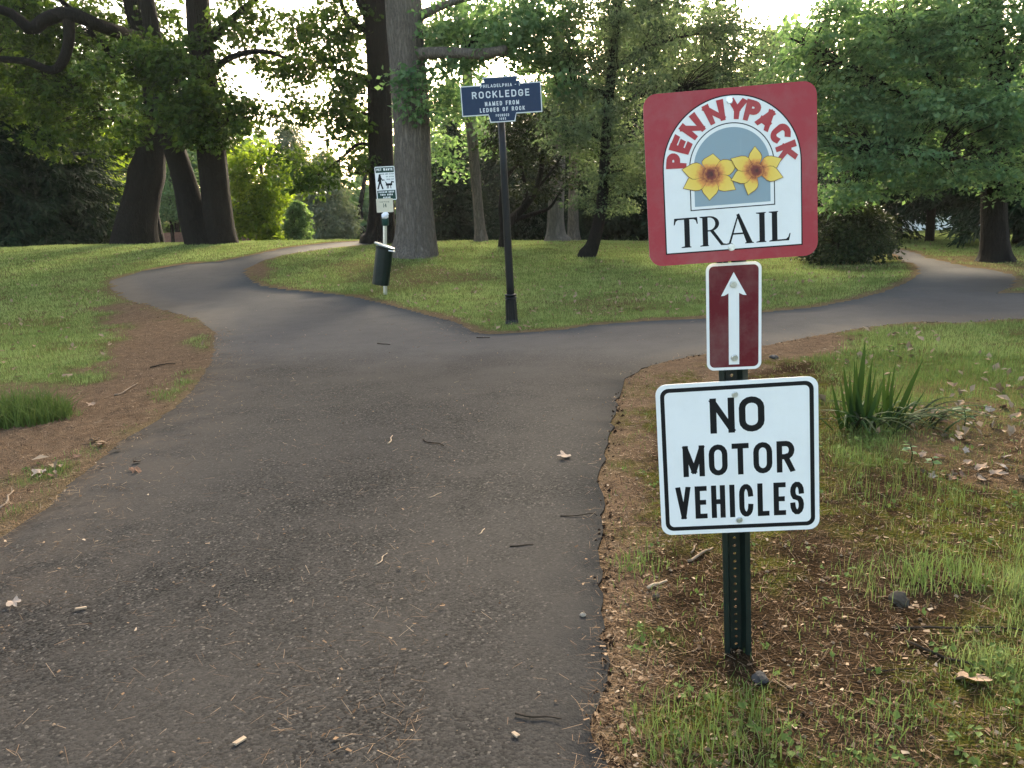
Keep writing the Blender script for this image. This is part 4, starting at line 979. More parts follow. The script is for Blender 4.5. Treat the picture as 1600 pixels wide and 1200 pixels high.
tree('hemlock_tree', 'leaning dark trunked evergreen with a wide feathery crown behind the red sign', 20.0,
     [[(917, 402, 26), (926, 384, 20), (935, 350, 18), (942, 300, 17), (946, 240, 16), (950, 170, 15), (958, 90, 13), (966, 10, 11), (972, -70, 8)]],
     [(960, 40, 110, 50, 0, 2.2, 120), (1060, 60, 110, 60, .4, 2.2, 120), (930, 130, 80, 60, 0, 1.9, 90), (1040, 150, 100, 60, .4, 2.0, 100), (1140, 100, 80, 60, .6, 2, 70), (900, 200, 60, 50, 0, 1.6, 44), (1000, 230, 70, 50, 0, 1.7, 60), (970, 300, 50, 36, 0, 1.4, 26), (1130, 200, 70, 60, .6, 1.8, 50), (920, 280, 40, 40, .4, 1.2, 18)],
     limbs=[[(955, 110, 8, 0), (1000, 80, 6, 0), (1050, 62, 4, .2), (1100, 50, 3, .3)], [(952, 150, 7, 0), (905, 130, 5, 0), (870, 132, 3, 0)], [(950, 175, 7, 0), (1000, 150, 5, 0), (1060, 150, 3, .2)], [(946, 240, 6, 0), (990, 220, 4, 0), (1020, 225, 3, 0)], [(962, 40, 6, 0), (1010, 10, 4, 0), (1060, -5, 3, 0)], [(946, 225, 5, 0), (910, 200, 4, 0), (885, 205, 2, 0)]],
     extra=[(1, 1, 8.5, 3.5, 3, 2, 70)], leaf='hemlock', seed=91, size=.088, per=70, rad=.46, flat=.42, nsides=20, aspect=.26)
# ------------------------------------------------------------------ the maple over the right-hand path
tree('maple_tree', 'big dark trunked maple spreading layered boughs over the bend of the right path', 16.6,
     [[(1555, 412, 56), (1555, 396, 42), (1554, 360, 36), (1553, 310, 34), (1556, 260, 32), (1562, 200, 32), (1560, 140, 26), (1556, 70, 22), (1552, -20, 18), (1548, -120, 12)]],
     [(1420, 80, 130, 60, 0, 1.8, 130), (1300, 60, 90, 50, 0, 1.8, 60), (1520, 60, 110, 70, 0, 2, 110), (1330, 160, 90, 50, -.4, 1.6, 70), (1450, 180, 120, 50, -.6, 1.6, 110), (1380, 245, 90, 36, -.8, 1.4, 70), (1480, 270, 90, 34, -.6, 1.4, 60), (1560, 170, 70, 60, -1, 1.4, 60), (1270, 220, 50, 36, 0, 1.2, 24), (1320, 300, 60, 22, -.4, 1, 24), (1590, 290, 50, 50, -.2, 1.4, 34), (1650, 150, 90, 120, 0, 2, 70), (1250, 120, 50, 50, .6, 1.4, 26), (1400, 10, 140, 40, .5, 1.8, 60)],
     limbs=[[(1556, 255, 18, 0), (1500, 215, 11, -.2), (1440, 170, 8, -.4), (1370, 125, 6, -.5), (1290, 85, 4, -.5), (1235, 60, 3, -.5)], [(1558, 230, 14, 0), (1520, 190, 9, -.3), (1470, 140, 7, -.4), (1430, 90, 5, -.5), (1400, 40, 3, -.5)], [(1562, 160, 12, 0), (1580, 110, 8, -.2), (1600, 50, 6, -.3), (1620, 0, 4, -.3)],
            [(1556, 275, 10, 0), (1500, 250, 7, -.5), (1440, 240, 5, -.8), (1370, 245, 3, -.9)], [(1560, 150, 10, 0), (1540, 90, 8, 0), (1500, 30, 5, 0), (1470, -20, 3, 0)], [(1572, 240, 8, 0), (1600, 200, 6, -.4), (1640, 170, 4, -.6)], [(1480, 150, 5, -.4), (1478, 110, 4, -.4), (1490, 60, 3, -.5)]],
     extra=[(-1, 0, 7.5, 4.5, 4, 2, 90)], leaf='maple', seed=101, size=.092, per=62, rad=.50, flat=.30, up=.72, nsides=32, droop=.25)

# ------------------------------------------------------------------ conifers
def spruce_mesh(H, R, whorls, seed, nl=.15, droop=.42, step=.085):
    """boughs in uneven whorls, each a spine with hanging side sprays of narrow blades"""
    r = np.random.default_rng(seed); Vv = []; tn = []
    for k in range(whorls):
        f = (k + r.random() * .8) / whorls; z = H * (.05 + .95 * f); L0_ = R * (1 - f) ** 0.72 + .12; nb_ = int(7 + 4 * (1 - f)); a0 = r.random() * 6.28
        for b in range(nb_):
            a = a0 + b * 6.283 / nb_ + r.normal() * .3; L = L0_ * (.62 + .5 * r.random()); bt_ = r.random(); dr = droop * (.6 + .8 * r.random()); zz = z + r.normal() * .12
            d = np.array([math.cos(a), math.sin(a), 0]); s_ = np.array([-d[1], d[0], 0]); m = max(4, int(L / step)); tt = (np.arange(m) + .5) / m
            p = d * (tt * L)[:, None] + np.array([0, 0, 1.0]) * (zz + .15 * L * tt - dr * L * tt ** 1.6)[:, None]
            for rep in range(3):
                sg = r.choice([-1, 1], m); spread = (.05 + .16 * (1 - tt)) * L * r.random(m) + .02
                q = p + s_ * (sg * spread)[:, None] + r.normal(size=(m, 3)) * .04
                ax_ = d * .5 + (s_ * sg[:, None]) * .5 + np.array([0, 0, -.75]) + r.normal(size=(m, 3)) * .35; ax_ /= np.linalg.norm(ax_, axis=1)[:, None]
                ln = nl * (.8 + 1.1 * r.random(m)); n_ = np.cross(ax_, r.normal(size=(m, 3))); n_ /= np.linalg.norm(n_, axis=1)[:, None]; hw_ = nl * .16 * (.7 + .6 * r.random(m))
                md = q + ax_ * (ln * .45)[:, None]
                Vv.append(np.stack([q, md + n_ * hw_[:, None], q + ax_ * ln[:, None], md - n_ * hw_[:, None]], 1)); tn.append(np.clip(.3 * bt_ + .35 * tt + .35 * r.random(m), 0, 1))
    V = np.concatenate(Vv); N = len(V); return V.reshape(-1, 3), np.arange(N * 4).reshape(N, 4), np.repeat(np.concatenate(tn), 4)
CON = {}
for k, (H_, R_, wh, s_, dr, leaf) in enumerate(((9.0, 2.6, 40, 1, .42, 'spruce'), (7.5, 2.3, 36, 2, .34, 'spruce'))):
    V, Q_, ti = spruce_mesh(H_, R_, wh, s_, .23, dr)
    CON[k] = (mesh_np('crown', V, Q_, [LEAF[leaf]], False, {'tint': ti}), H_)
mb = MB(); mb.tube([(0, 0, -.4), (0, 0, 2), (.03, 0, 5), (0, 0, 8.8)], [.19, .16, .10, .02], 12); TRUNK_C = mb.mesh('trunk', [BARK['dark']], True)
def conifer(name, label, px, Y, kind, H, rot, wide=1.0, lift=0.0, group=None):
    x = W(px, 380, Y)[0]; z = float(GZ(x, Y)); root = empty(name, (x, Y, z)); tag(root, label, 'tree', group)
    k = H / CON[kind][1]; c = obj('crown', CON[kind][0], root); c.scale = (k * wide, k * wide, k); c.rotation_euler.z = rot; c.location.z = lift
    tr = obj('trunk', TRUNK_C, root); tr.scale = (k, k, H / 9.0 * .98)
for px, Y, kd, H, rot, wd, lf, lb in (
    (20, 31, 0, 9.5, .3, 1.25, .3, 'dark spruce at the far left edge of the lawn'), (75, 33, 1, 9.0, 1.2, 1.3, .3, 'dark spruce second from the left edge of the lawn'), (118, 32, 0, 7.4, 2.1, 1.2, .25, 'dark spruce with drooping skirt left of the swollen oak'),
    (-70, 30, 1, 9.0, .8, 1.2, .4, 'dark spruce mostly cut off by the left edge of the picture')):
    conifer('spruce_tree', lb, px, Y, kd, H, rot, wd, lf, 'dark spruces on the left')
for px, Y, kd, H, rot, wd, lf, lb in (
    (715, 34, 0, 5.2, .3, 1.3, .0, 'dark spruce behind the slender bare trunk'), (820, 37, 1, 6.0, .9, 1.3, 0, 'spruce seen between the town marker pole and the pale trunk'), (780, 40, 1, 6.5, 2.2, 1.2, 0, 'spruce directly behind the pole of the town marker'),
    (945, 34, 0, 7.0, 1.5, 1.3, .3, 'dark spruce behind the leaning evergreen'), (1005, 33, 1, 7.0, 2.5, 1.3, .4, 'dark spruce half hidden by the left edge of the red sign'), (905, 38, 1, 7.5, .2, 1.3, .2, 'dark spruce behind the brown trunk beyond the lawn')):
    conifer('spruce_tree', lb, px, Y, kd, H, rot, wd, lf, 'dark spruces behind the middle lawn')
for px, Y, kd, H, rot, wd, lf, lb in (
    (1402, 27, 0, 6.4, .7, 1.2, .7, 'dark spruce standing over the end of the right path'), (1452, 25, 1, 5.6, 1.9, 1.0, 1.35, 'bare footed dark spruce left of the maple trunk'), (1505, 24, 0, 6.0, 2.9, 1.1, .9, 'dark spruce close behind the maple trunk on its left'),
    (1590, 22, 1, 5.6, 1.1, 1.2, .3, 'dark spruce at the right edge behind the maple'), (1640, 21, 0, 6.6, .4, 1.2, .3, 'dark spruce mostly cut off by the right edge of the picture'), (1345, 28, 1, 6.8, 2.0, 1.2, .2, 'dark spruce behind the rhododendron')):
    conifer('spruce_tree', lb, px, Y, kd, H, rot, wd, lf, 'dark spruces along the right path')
tree('pine_tree', 'soft grey green pine beyond the crest of the left path', 44.0, [[(508, 380, 9), (508, 340, 7), (507, 290, 4), (506, 250, 2)]],
     [(508, 355, 46, 16, 0, 1.5, 44), (506, 330, 40, 18, 0, 1.4, 44), (505, 302, 32, 18, 0, 1.2, 36), (505, 275, 22, 18, 0, .9, 20), (505, 252, 12, 14, 0, .6, 9)], leaf='pine', seed=141, size=.34, per=90, rad=.75, flat=.6, aspect=.10, nsides=8, droop=.1, thr=.3)
tree('pine_tree', 'tall hazy grey pine rising over the crest left of the other pine', 50.0, [[(452, 380, 9), (452, 320, 7), (450, 250, 5), (449, 200, 2)]],
     [(450, 345, 46, 20, 0, 1.8, 44), (452, 310, 40, 22, 0, 1.6, 44), (450, 275, 34, 22, 0, 1.4, 36), (450, 240, 24, 22, 0, 1, 22), (449, 210, 12, 16, 0, .6, 9)], leaf='pine', seed=143, size=.36, per=90, rad=.85, flat=.6, aspect=.10, nsides=8, droop=.1, thr=.3)
# ------------------------------------------------------------------ small sunlit trees and shrubs
tree('small_tree', 'bright yellow green young tree right of the forked oak', 33.0, [[(372, 374, 8), (374, 340, 6), (380, 290, 5), (384, 240, 4)]],
     [(400, 270, 48, 50, 0, 1.6, 70), (415, 300, 40, 44, 0, 1.4, 50), (380, 330, 40, 36, 0, 1.4, 40), (410, 350, 30, 24, 0, 1.2, 22), (430, 260, 28, 26, 0, 1, 18)], leaf='lime', seed=111, size=.17, nsides=8, per=40)
tree('small_tree', 'sunlit yellow green tree between the spruces and the swollen oak', 36.0, [[(165, 376, 8), (160, 320, 6), (158, 260, 5)]],
     [(150, 270, 50, 60, 0, 1.8, 70), (160, 330, 40, 40, 0, 1.6, 50), (130, 220, 50, 40, 0, 1.6, 40)], leaf='lime', seed=113, size=.18, nsides=8, per=40)
tree('small_tree', 'green tree filling the gap between the swollen oak and the forked oak', 48.0, [[(268, 374, 7), (266, 320, 5), (268, 260, 4)]],
     [(262, 310, 40, 40, 0, 1.6, 60), (270, 250, 50, 50, 0, 1.8, 60), (258, 335, 30, 14, 0, 1.2, 14)], leaf='wood', seed=117, size=.18, nsides=8, per=40)
def shrub(name, label, px, Y, w, h, n, size, leaf, seed, shape, per=40, stem=.03):
    x = W(px, 380, Y)[0]; z = float(GZ(x, Y)); root = empty(name, (x, Y, z)); tag(root, label, 'shrub'); r = np.random.default_rng(seed)
    C = []
    while len(C) < n:
        f = r.random(); a = r.random() * 6.283; rr = math.sqrt(r.random()) * shape(f)
        p = np.array([math.cos(a) * rr * w / 2, math.sin(a) * rr * w / 2, f * h]);
        if noise3(p * 2.2 + seed, seed) > .30: C.append(p)
    C = np.array(C); V, Q_, ti = leaves(C, .14 * w * (.7 + .6 * r.random(n)), per, size, .7, .5, .2, .30, seed)
    nodes = []; mb = MB()
    for k in range(7):
        a = k * .9 + r.random(); e = np.array([math.cos(a) * w * .22, math.sin(a) * w * .22, h * (.55 + .2 * r.random())]); P = resample([np.array([math.cos(a), math.sin(a), 0]) * .06 * w + [0, 0, -.05], e * .5 + r.normal(size=3) * .04 * w, e], 7)
        mb.tube(P, np.linspace(stem, stem * .4, 7), 6); nodes.append(P)
    obj('stem', mb.mesh('stem', [BARK['dark']], True), root)
    tv, tq = twigs(np.concatenate(nodes), C, .008, .05, seed)
    obj('foliage', mesh_np('foliage', np.vstack([V, tv]), np.vstack([Q_, tq + len(V)]), [LEAF[leaf], BARK['dark']], False, {'tint': np.r_[ti, np.zeros(len(tv))]}, np.r_[np.zeros(len(Q_), int), np.ones(len(tq), int)]), root)
shrub('rhododendron_shrub', 'dark rounded rhododendron at the lawn edge beside the right path', 1326, 17.6, 2.05, 1.35, 230, .085, 'rhodo', 121, lambda f: max(.1, 1 - (max(0, f - .35) / .66) ** 2.2) * (.86 + .14 * min(1, f * 4)), 46)
shrub('arborvitae_shrub', 'neat egg shaped bright green shrub on the path crest', 470, 31, 1.15, 1.55, 190, .085, 'wood', 123, lambda f: math.sin(math.pi * min(1, .16 + .84 * (f * .93 + .07))) ** .7 + .05, 46)
shrub('low_shrub', 'low sunlit bush at the foot of the bright young tree', 428, 33, 1.6, .75, 90, .11, 'lime', 127, lambda f: max(.15, 1 - f * f), 36)

# ------------------------------------------------------------------ far woods as one mass
wb = []
for px in range(-260, 1900, 62):
    hh = 120 + 60 * noise2(px / 160.0, 0.0, 1, 5)
    if 400 < px < 600: hh = 45
    wb.append((px, 365 - hh * .75, 55, hh * .75, rng.normal() * 2, 3.5, 46))
for px in range(-260, 1900, 40): wb.append((px, 362 - (px - 800) * .012, 40, 20, 2.5 + rng.normal(), 1.2, 22))
wb += [(1080, 120, 120, 110, -4, 3, 80), (1230, 190, 110, 120, -4, 3, 80), (1330, 90, 140, 80, 0, 3, 60), (1500, 120, 160, 100, 0, 3, 90), (1650, 200, 150, 140, 0, 4, 90), (900, 220, 90, 90, 0, 3, 60), (800, 260, 90, 60, 0, 3, 60), (1010, 40, 80, 50, 0, 3, 40), (60, 200, 120, 110, 0, 3, 80), (170, 120, 90, 80, 0, 3, 50), (-150, 150, 160, 200, 0, 4, 100), (545, 330, 50, 40, 0, 2, 40), (690, 290, 40, 60, 0, 2, 30), (1560, 330, 100, 40, -6, 2, 40)]
C = blob_centres(wb, 56, 131, .30)
V, Q_, ti = leaves(C, 1.25, 46, .46, .7, .4, .2, .36, 133)
# stems of the far wood, so that crowns stand on something
mb = MB()
for px in range(-250, 1880, 37):
    x0 = W(px + rng.normal() * 10, 370, 56 + rng.normal() * 3); z0 = float(T(x0[0], x0[1])); mb.tube([(x0[0], x0[1], z0 - .4), (x0[0] + rng.normal() * .2, x0[1], z0 + 4), (x0[0] + rng.normal() * .5, x0[1], z0 + 8)], [.22, .17, .08], 7)
Vs = np.concatenate(mb.v); Fs = np.concatenate(mb.f[4])
woods = obj('woodland', mesh_np('woodland', np.vstack([V, Vs]), np.vstack([Q_, Fs + len(V)]), [LEAF['wood'], BARK['dark']], False, {'tint': np.r_[ti, np.zeros(len(Vs))]}, np.r_[np.zeros(len(Q_), int), np.ones(len(Fs), int)]))
tag(woods, 'distant wood of leafy trees closing off the park', 'woodland', kind='stuff')

# ------------------------------------------------------------------ house behind the crest, white building through the right trunks
def house(name, label, px0, px1, Y, zbase, wall_h, roof_h, depth, wallm, roofm, wins):
    a = W(px0, 375, Y); b = W(px1, 375, Y); w = b[0] - a[0]; cx = (a[0] + b[0]) / 2
    root = empty(name, (cx, Y, zbase)); tag(root, label, 'house')
    mb = MB(); mb.box((-w / 2, 0, -.5), (w / 2, depth, wall_h)); obj('wall', mb.mesh('wall', [wallm]), root)
    e = .45; mb = MB()
    mb.add([(-w / 2 - e, -e, wall_h - .08), (w / 2 + e, -e, wall_h - .08), (w / 2 + e, depth / 2, wall_h + roof_h), (-w / 2 - e, depth / 2, wall_h + roof_h), (w / 2 + e, depth + e, wall_h - .08), (-w / 2 - e, depth + e, wall_h - .08),
            (-w / 2 - e, -e, wall_h - .2), (w / 2 + e, -e, wall_h - .2)], [(0, 1, 2, 3), (3, 2, 4, 5), (6, 7, 1, 0)])
    mb.add([(-w / 2, 0, wall_h - .05), (-w / 2, depth, wall_h - .05), (-w / 2, depth / 2, wall_h + roof_h - .1), (w / 2, 0, wall_h - .05), (w / 2, depth, wall_h - .05), (w / 2, depth / 2, wall_h + roof_h - .1)], [(0, 2, 1), (3, 4, 5)])
    obj('roof', mb.mesh('roof', [roofm]), root)
    for x_, z_, ww, wh in wins:
        mb = MB(); mb.box((x_ - ww / 2, -.04, z_), (x_ + ww / 2, -.005, z_ + wh)); wi = obj('window', mb.mesh('window', [plain('window_glass', (.03, .04, .05), .1, .6)]), root)
        mb = MB()
        for p_, q_ in (((x_ - ww / 2 - .06, -.06, z_ - .06), (x_ + ww / 2 + .06, -.042, z_)), ((x_ - ww / 2 - .06, -.06, z_ + wh), (x_ + ww / 2 + .06, -.042, z_ + wh + .06)), ((x_ - ww / 2 - .06, -.06, z_), (x_ - ww / 2, -.042, z_ + wh)), ((x_ + ww / 2, -.06, z_), (x_ + ww / 2 + .06, -.042, z_ + wh)), ((x_ - .02, -.05, z_), (x_ + .02, -.042, z_ + wh))): mb.box(p_, q_)
        obj('frame', mb.mesh('frame', [M_WHITE]), wi)
M_ROOF = plain('brown_shingle', (.13, .065, .05), .9, .1, 0, .3, 6); M_SIDING = plain('white_siding', (.75, .75, .73), .6, .3, 0, .05, 4)
zg = float(T(-20, 50)); zr = W(280, 363, 50)[2]
house('house', 'low house with brown roof glimpsed between the oak trunks', 235, 388, 50, zg, max(.9, zr - zg - 1.1), 1.1, 5.0, M_SIDING, M_ROOF, [(-1.6, .9, .9, .8), (1.9, .9, .9, .8)])
zg2 = float(T(22, 42)); zr2 = W(1480, 366, 42)[2]
house('house', 'white walled building glimpsed between dark trunks beyond the right path', 1425, 1530, 42, zg2, max(1.2, zr2 - zg2), 1.2, 5.0, M_SIDING, plain('grey_shingle', (.10, .10, .10), .9, .1), [])
# ------------------------------------------------------------------ grass
def polar(N, rmin, rmax, p, th=43):
    """points that thin out with distance: density ~ r^-p"""
    e = 2 - p; u_ = rng.random(N); r = (rmin ** e + u_ * (rmax ** e - rmin ** e)) ** (1 / e); a = np.radians((rng.random(N) * 2 - 1) * th)
    return r * np.sin(a), r * np.cos(a), r
def blades(x, y, z, r, h, w, tint, seg, lean=.55):
    n = len(x); az = rng.random(n) * 6.283; d = np.stack([np.cos(az), np.sin(az), 0 * az], 1); ba = rng.random(n) * 6.283; bdir = np.stack([np.cos(ba), np.sin(ba), 0 * ba], 1)
    bend = (rng.random(n) ** 1.3 * lean * 1.6)[:, None] * h[:, None]
    b = np.stack([x, y, z], 1); U = np.array([0, 0, 1.0]); hh = h[:, None]; ww = w[:, None] / 2
    if seg == 1:
        V = np.stack([b - d * ww - U * .01, b + d * ww - U * .01, b + U * hh * .85 + bdir * bend], 1); Fq = np.arange(n * 3).reshape(n, 3)
        return V.reshape(-1, 3), [Fq], np.repeat(tint, 3)
    m1_ = b + U * hh * .52 + bdir * bend * .32
    V = np.stack([b - d * ww - U * .01, b + d * ww - U * .01, m1_ + d * ww * .8, m1_ - d * ww * .8, b + U * hh * (.92) + bdir * bend], 1)
    k = np.arange(n)[:, None] * 5
    return V.reshape(-1, 3), [np.concatenate([k, k + 1, k + 2, k + 3], 1), np.concatenate([k + 3, k + 2, k + 4], 1)], np.repeat(tint, 5)
t = NT('grass_blade'); a = t.attr('tint')
c = t.ramp(a.outputs['Fac'], [(0.0, (0.20, 0.15, 0.07)), (0.10, (0.13, 0.13, 0.045)), (0.22, (0.070, 0.105, 0.024)), (0.6, (0.135, 0.190, 0.052)), (1.0, (0.23, 0.285, 0.095))])
t.col(c); t.set(.6, .06); tr = t.n('ShaderNodeBsdfTranslucent'); t.l(c, tr.inputs['Color']); mx = t.n('ShaderNodeMixShader'); mx.inputs[0].default_value = .32
t.l(t.b.outputs[0], mx.inputs[1]); t.l(tr.outputs[0], mx.inputs[2]); t.l(mx.outputs[0], t.out.inputs['Surface']); M_GRASS = t.m
gxp, gyp, gr = polar(820000, 1.6, 36, 1.6)
dens = look(lawn, gxp, gyp) * (1 - .62 * look(thin, gxp, gyp)); tf = look(tuft, gxp, gyp) * (look(SD, gxp, gyp) > .05)
pr = np.maximum(dens * .9, tf * .30 * (noise2(gxp, gyp, 9, 91, 2) > .42)); pr = np.maximum(pr, .05 * look(soil, gxp, gyp) * (look(SD, gxp, gyp) > .05))
pr = np.maximum(pr, .45 * look(moss, gxp, gyp) * (gr < 5) * (look(SD, gxp, gyp) > .05) * .35)
keep = (rng.random(len(gxp)) < pr) & (look(SD, gxp, gyp) > -.02); gxp, gyp, gr, tf = gxp[keep], gyp[keep], gr[keep], tf[keep]
ln_ = look(lawn, gxp, gyp); nzv = noise2(gxp, gyp, .8, 31, 3); clump = noise2(gxp, gyp, 4.5, 33, 2)
hgt = (.022 + .030 * rng.random(len(gxp)) + .035 * np.clip(clump - .45, 0, 1) * 2) * (.6 + .6 * ln_) + tf * (.03 + .10 * rng.random(len(gxp)) ** 2)
wid = np.maximum(.0018 + .0018 * rng.random(len(gxp)), gr * .00062) * (.8 + .5 * rng.random(len(gxp)))
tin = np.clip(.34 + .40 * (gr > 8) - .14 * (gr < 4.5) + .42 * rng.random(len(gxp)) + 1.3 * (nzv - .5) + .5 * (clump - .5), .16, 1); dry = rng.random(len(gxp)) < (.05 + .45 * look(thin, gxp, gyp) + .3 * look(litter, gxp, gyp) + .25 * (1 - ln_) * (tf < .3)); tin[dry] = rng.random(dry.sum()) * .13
zb = GZ(gxp, gyp); near = gr < 8.5
pieces = []
for nm, sel, seg, lb in (('grass', near, 3, 'short grass and weeds growing near the signpost and along the near verge'), ('grass', ~near, 1, 'mown bright lawn grass spreading back to the trees')):
    V, Fq, ti = blades(gxp[sel], gyp[sel], zb[sel], gr[sel], hgt[sel], wid[sel], tin[sel], seg)
    tag(obj(nm, mesh_np(nm, V, Fq, [M_GRASS], False, {'tint': ti})), lb, 'grass', kind='stuff')
# small broad weed leaves in the near verges and the left lawn
wx, wy, wr = polar(90000, 1.7, 16, 1.7); wp = look(lawn, wx, wy) * .26 * (noise2(wx, wy, 1.9, 61, 2) > .5) + look(tuft, wx, wy) * .04 + .01 * look(soil, wx, wy) * (noise2(wx, wy, 3, 63, 2) > .55)
kp_ = (rng.random(len(wx)) < wp) & (look(SD, wx, wy) > .06); wx, wy, wr = wx[kp_], wy[kp_], wr[kp_]
Cw = np.stack([wx, wy, GZ(wx, wy) + .012 + .03 * rng.random(len(wx))], 1); V, Q_, ti = leaves(Cw, .024, 4, .018, .3, .85, 0, .42, 5)
tag(obj('weed_cover', mesh_np('weed_cover', V, Q_, [M_GRASS], False, {'tint': .24 + .4 * ti})), 'tiny round leaved weeds spread through the grass', 'weeds', kind='stuff')

# ------------------------------------------------------------------ needle and chip litter
t = NT('litter_mat'); a = t.attr('tint')
t.col(t.ramp(a.outputs['Fac'], [(0.0, (0.014, 0.008, 0.005)), (0.25, (0.058, 0.035, 0.020)), (0.6, (0.185, 0.122, 0.074)), (0.9, (0.29, 0.21, 0.135)), (1.0, (0.38, 0.29, 0.20))])); t.set(.9, .02); M_LIT = t.m
lx_, ly_, lr = polar(330000, 1.65, 20, 1.75); sdv = look(SD, lx_, ly_)
pl = .75 * look(needle, lx_, ly_) * (sdv > 0) + .28 * look(soil, lx_, ly_) * (sdv > 0) + .10 * look(litter, lx_, ly_) + .03 * look(lawn, lx_, ly_)
leftside = (lx_ < -.3) & (ly_ < 11)
pl = pl + np.where((sdv <= 0) & leftside, .8 * np.exp(sdv / .14) * (noise2(lx_, ly_, 3.5, 71, 2) > .45) + .06 * np.exp(sdv / .8), 0) + np.where((sdv <= 0) & ~leftside, .2 * np.exp(sdv / .04), 0) + np.where(sdv <= 0, .0016, 0)
kp_ = rng.random(len(lx_)) < pl; lx_, ly_, lr, sdv = lx_[kp_], ly_[kp_], lr[kp_], sdv[kp_]; n = len(lx_)
chip = rng.random(n) < .13
dk = (~chip) & (rng.random(n) < .07) & (sdv > 0)
Ln = np.where(chip, .006 + .014 * rng.random(n), .022 + .045 * rng.random(n)); Wd = np.where(chip, Ln * (.35 + .4 * rng.random(n)), np.maximum(.0013, lr * .0004)); Ln = np.where(chip, np.maximum(Ln, lr * .0016), Ln)
Ln = np.where(dk, .05 + .10 * rng.random(n), Ln); Wd = np.where(dk, .0032, Wd)
zl = np.where(sdv > -.03, GZ(lx_, ly_), 0); zl = np.where(sdv <= 0, np.maximum(zl, PZ(lx_, ly_) + .003), zl) + .003 + .006 * rng.random(n)
az = rng.random(n) * 6.283; d = np.stack([np.cos(az), np.sin(az), .18 * rng.normal(size=n)], 1); d /= np.linalg.norm(d, axis=1)[:, None]; s = np.cross(d, np.stack([.25 * rng.normal(size=n), .25 * rng.normal(size=n), np.ones(n)], 1)); s /= np.linalg.norm(s, axis=1)[:, None]
p = np.stack([lx_, ly_, zl], 1); A_ = d * Ln[:, None] / 2; B_ = s * Wd[:, None] / 2
V = np.stack([p - A_ - B_, p + A_ - B_ * .6, p + A_ + B_ * .6, p - A_ + B_], 1).reshape(-1, 3); ti = np.clip(.5 + .22 * rng.normal(size=n) + .18 * chip * rng.random(n), 0, 1); ti[dk] = .12 * rng.random(dk.sum())
tag(obj('needle_litter', mesh_np('needle_litter', V, np.arange(4 * n).reshape(n, 4), [M_LIT], False, {'tint': np.repeat(ti, 4)})), 'rust brown pine needles and wood chips strewn along the path edges', 'litter', kind='stuff')
# fallen leaf scraps lying on the lawns
fx, fy, fr = polar(60000, 5.0, 27, 1.5); fp = look(lawn, fx, fy) * (.035 + .10 * (noise2(fx, fy, .7, 171, 3) > .56)) + .10 * look(litter, fx, fy) * (look(SD, fx, fy) > .1)
kp_ = rng.random(len(fx)) < fp; fx, fy, fr = fx[kp_], fy[kp_], fr[kp_]; Cf = np.stack([fx, fy, GZ(fx, fy) + .035], 1)
V, Q_, ti = leaves(Cf, .03, 1, .065, .3, .85, 0, .34, 15)
tag(obj('leaf_scraps', mesh_np('leaf_scraps', V, Q_, [M_LIT], False, {'tint': np.clip(.62 + .33 * ti, 0, 1)})), 'tan leaf scraps sprinkled over the lawns', 'litter', kind='stuff')
# grit: small stones and pale fragments scattered on soil and asphalt
sx, sy, sr = polar(60000, 1.65, 14, 1.7); sdv = look(SD, sx, sy); kp_ = rng.random(len(sx)) < np.where(sdv > 0, .15 * look(soil, sx, sy) + .06 * look(needle, sx, sy), .03) + .30 * ((sdv > -.02) & (sdv < .06) & (sx > -.6) & (sy < 9))
sx, sy, sr, sdv = sx[kp_], sy[kp_], sr[kp_], sdv[kp_]; n = len(sx); ico = np.array([(1, 0, 0), (-.9, .2, 0), (0, 1, .1), (.1, -1, 0), (0, 0, .8), (0, .1, -.6)]); fo = np.array([(0, 2, 4), (2, 1, 4), (1, 3, 4), (3, 0, 4), (2, 0, 5), (1, 2, 5), (3, 1, 5), (0, 3, 5)])
edgec = (sdv > -.02) & (sdv < .07) & (sx > -.6)
sz = (.0025 + .006 * rng.random(n) ** 3 + .005 * edgec * rng.random(n)) * np.where(sdv > 0, 1.2, .8); V = ico[None] * sz[:, None, None] * (0.7 + .6 * rng.random((n, 6, 1))); zs = np.where(sdv > 0, GZ(sx, sy), PZ(sx, sy)) + sz * .3
V = V + np.stack([sx, sy, zs], 1)[:, None]; Fg = (fo[None] + 6 * np.arange(n)[:, None, None]).reshape(-1, 3)
tag(obj('grit', mesh_np('grit', V.reshape(-1, 3), Fg, [M_LIT], False, {'tint': np.repeat(np.where(edgec, .10 * rng.random(n), np.clip(.35 + .55 * rng.random(n), 0, 1)), 6)})), 'small stones and pale crumbs scattered over soil and asphalt', 'grit', kind='stuff')

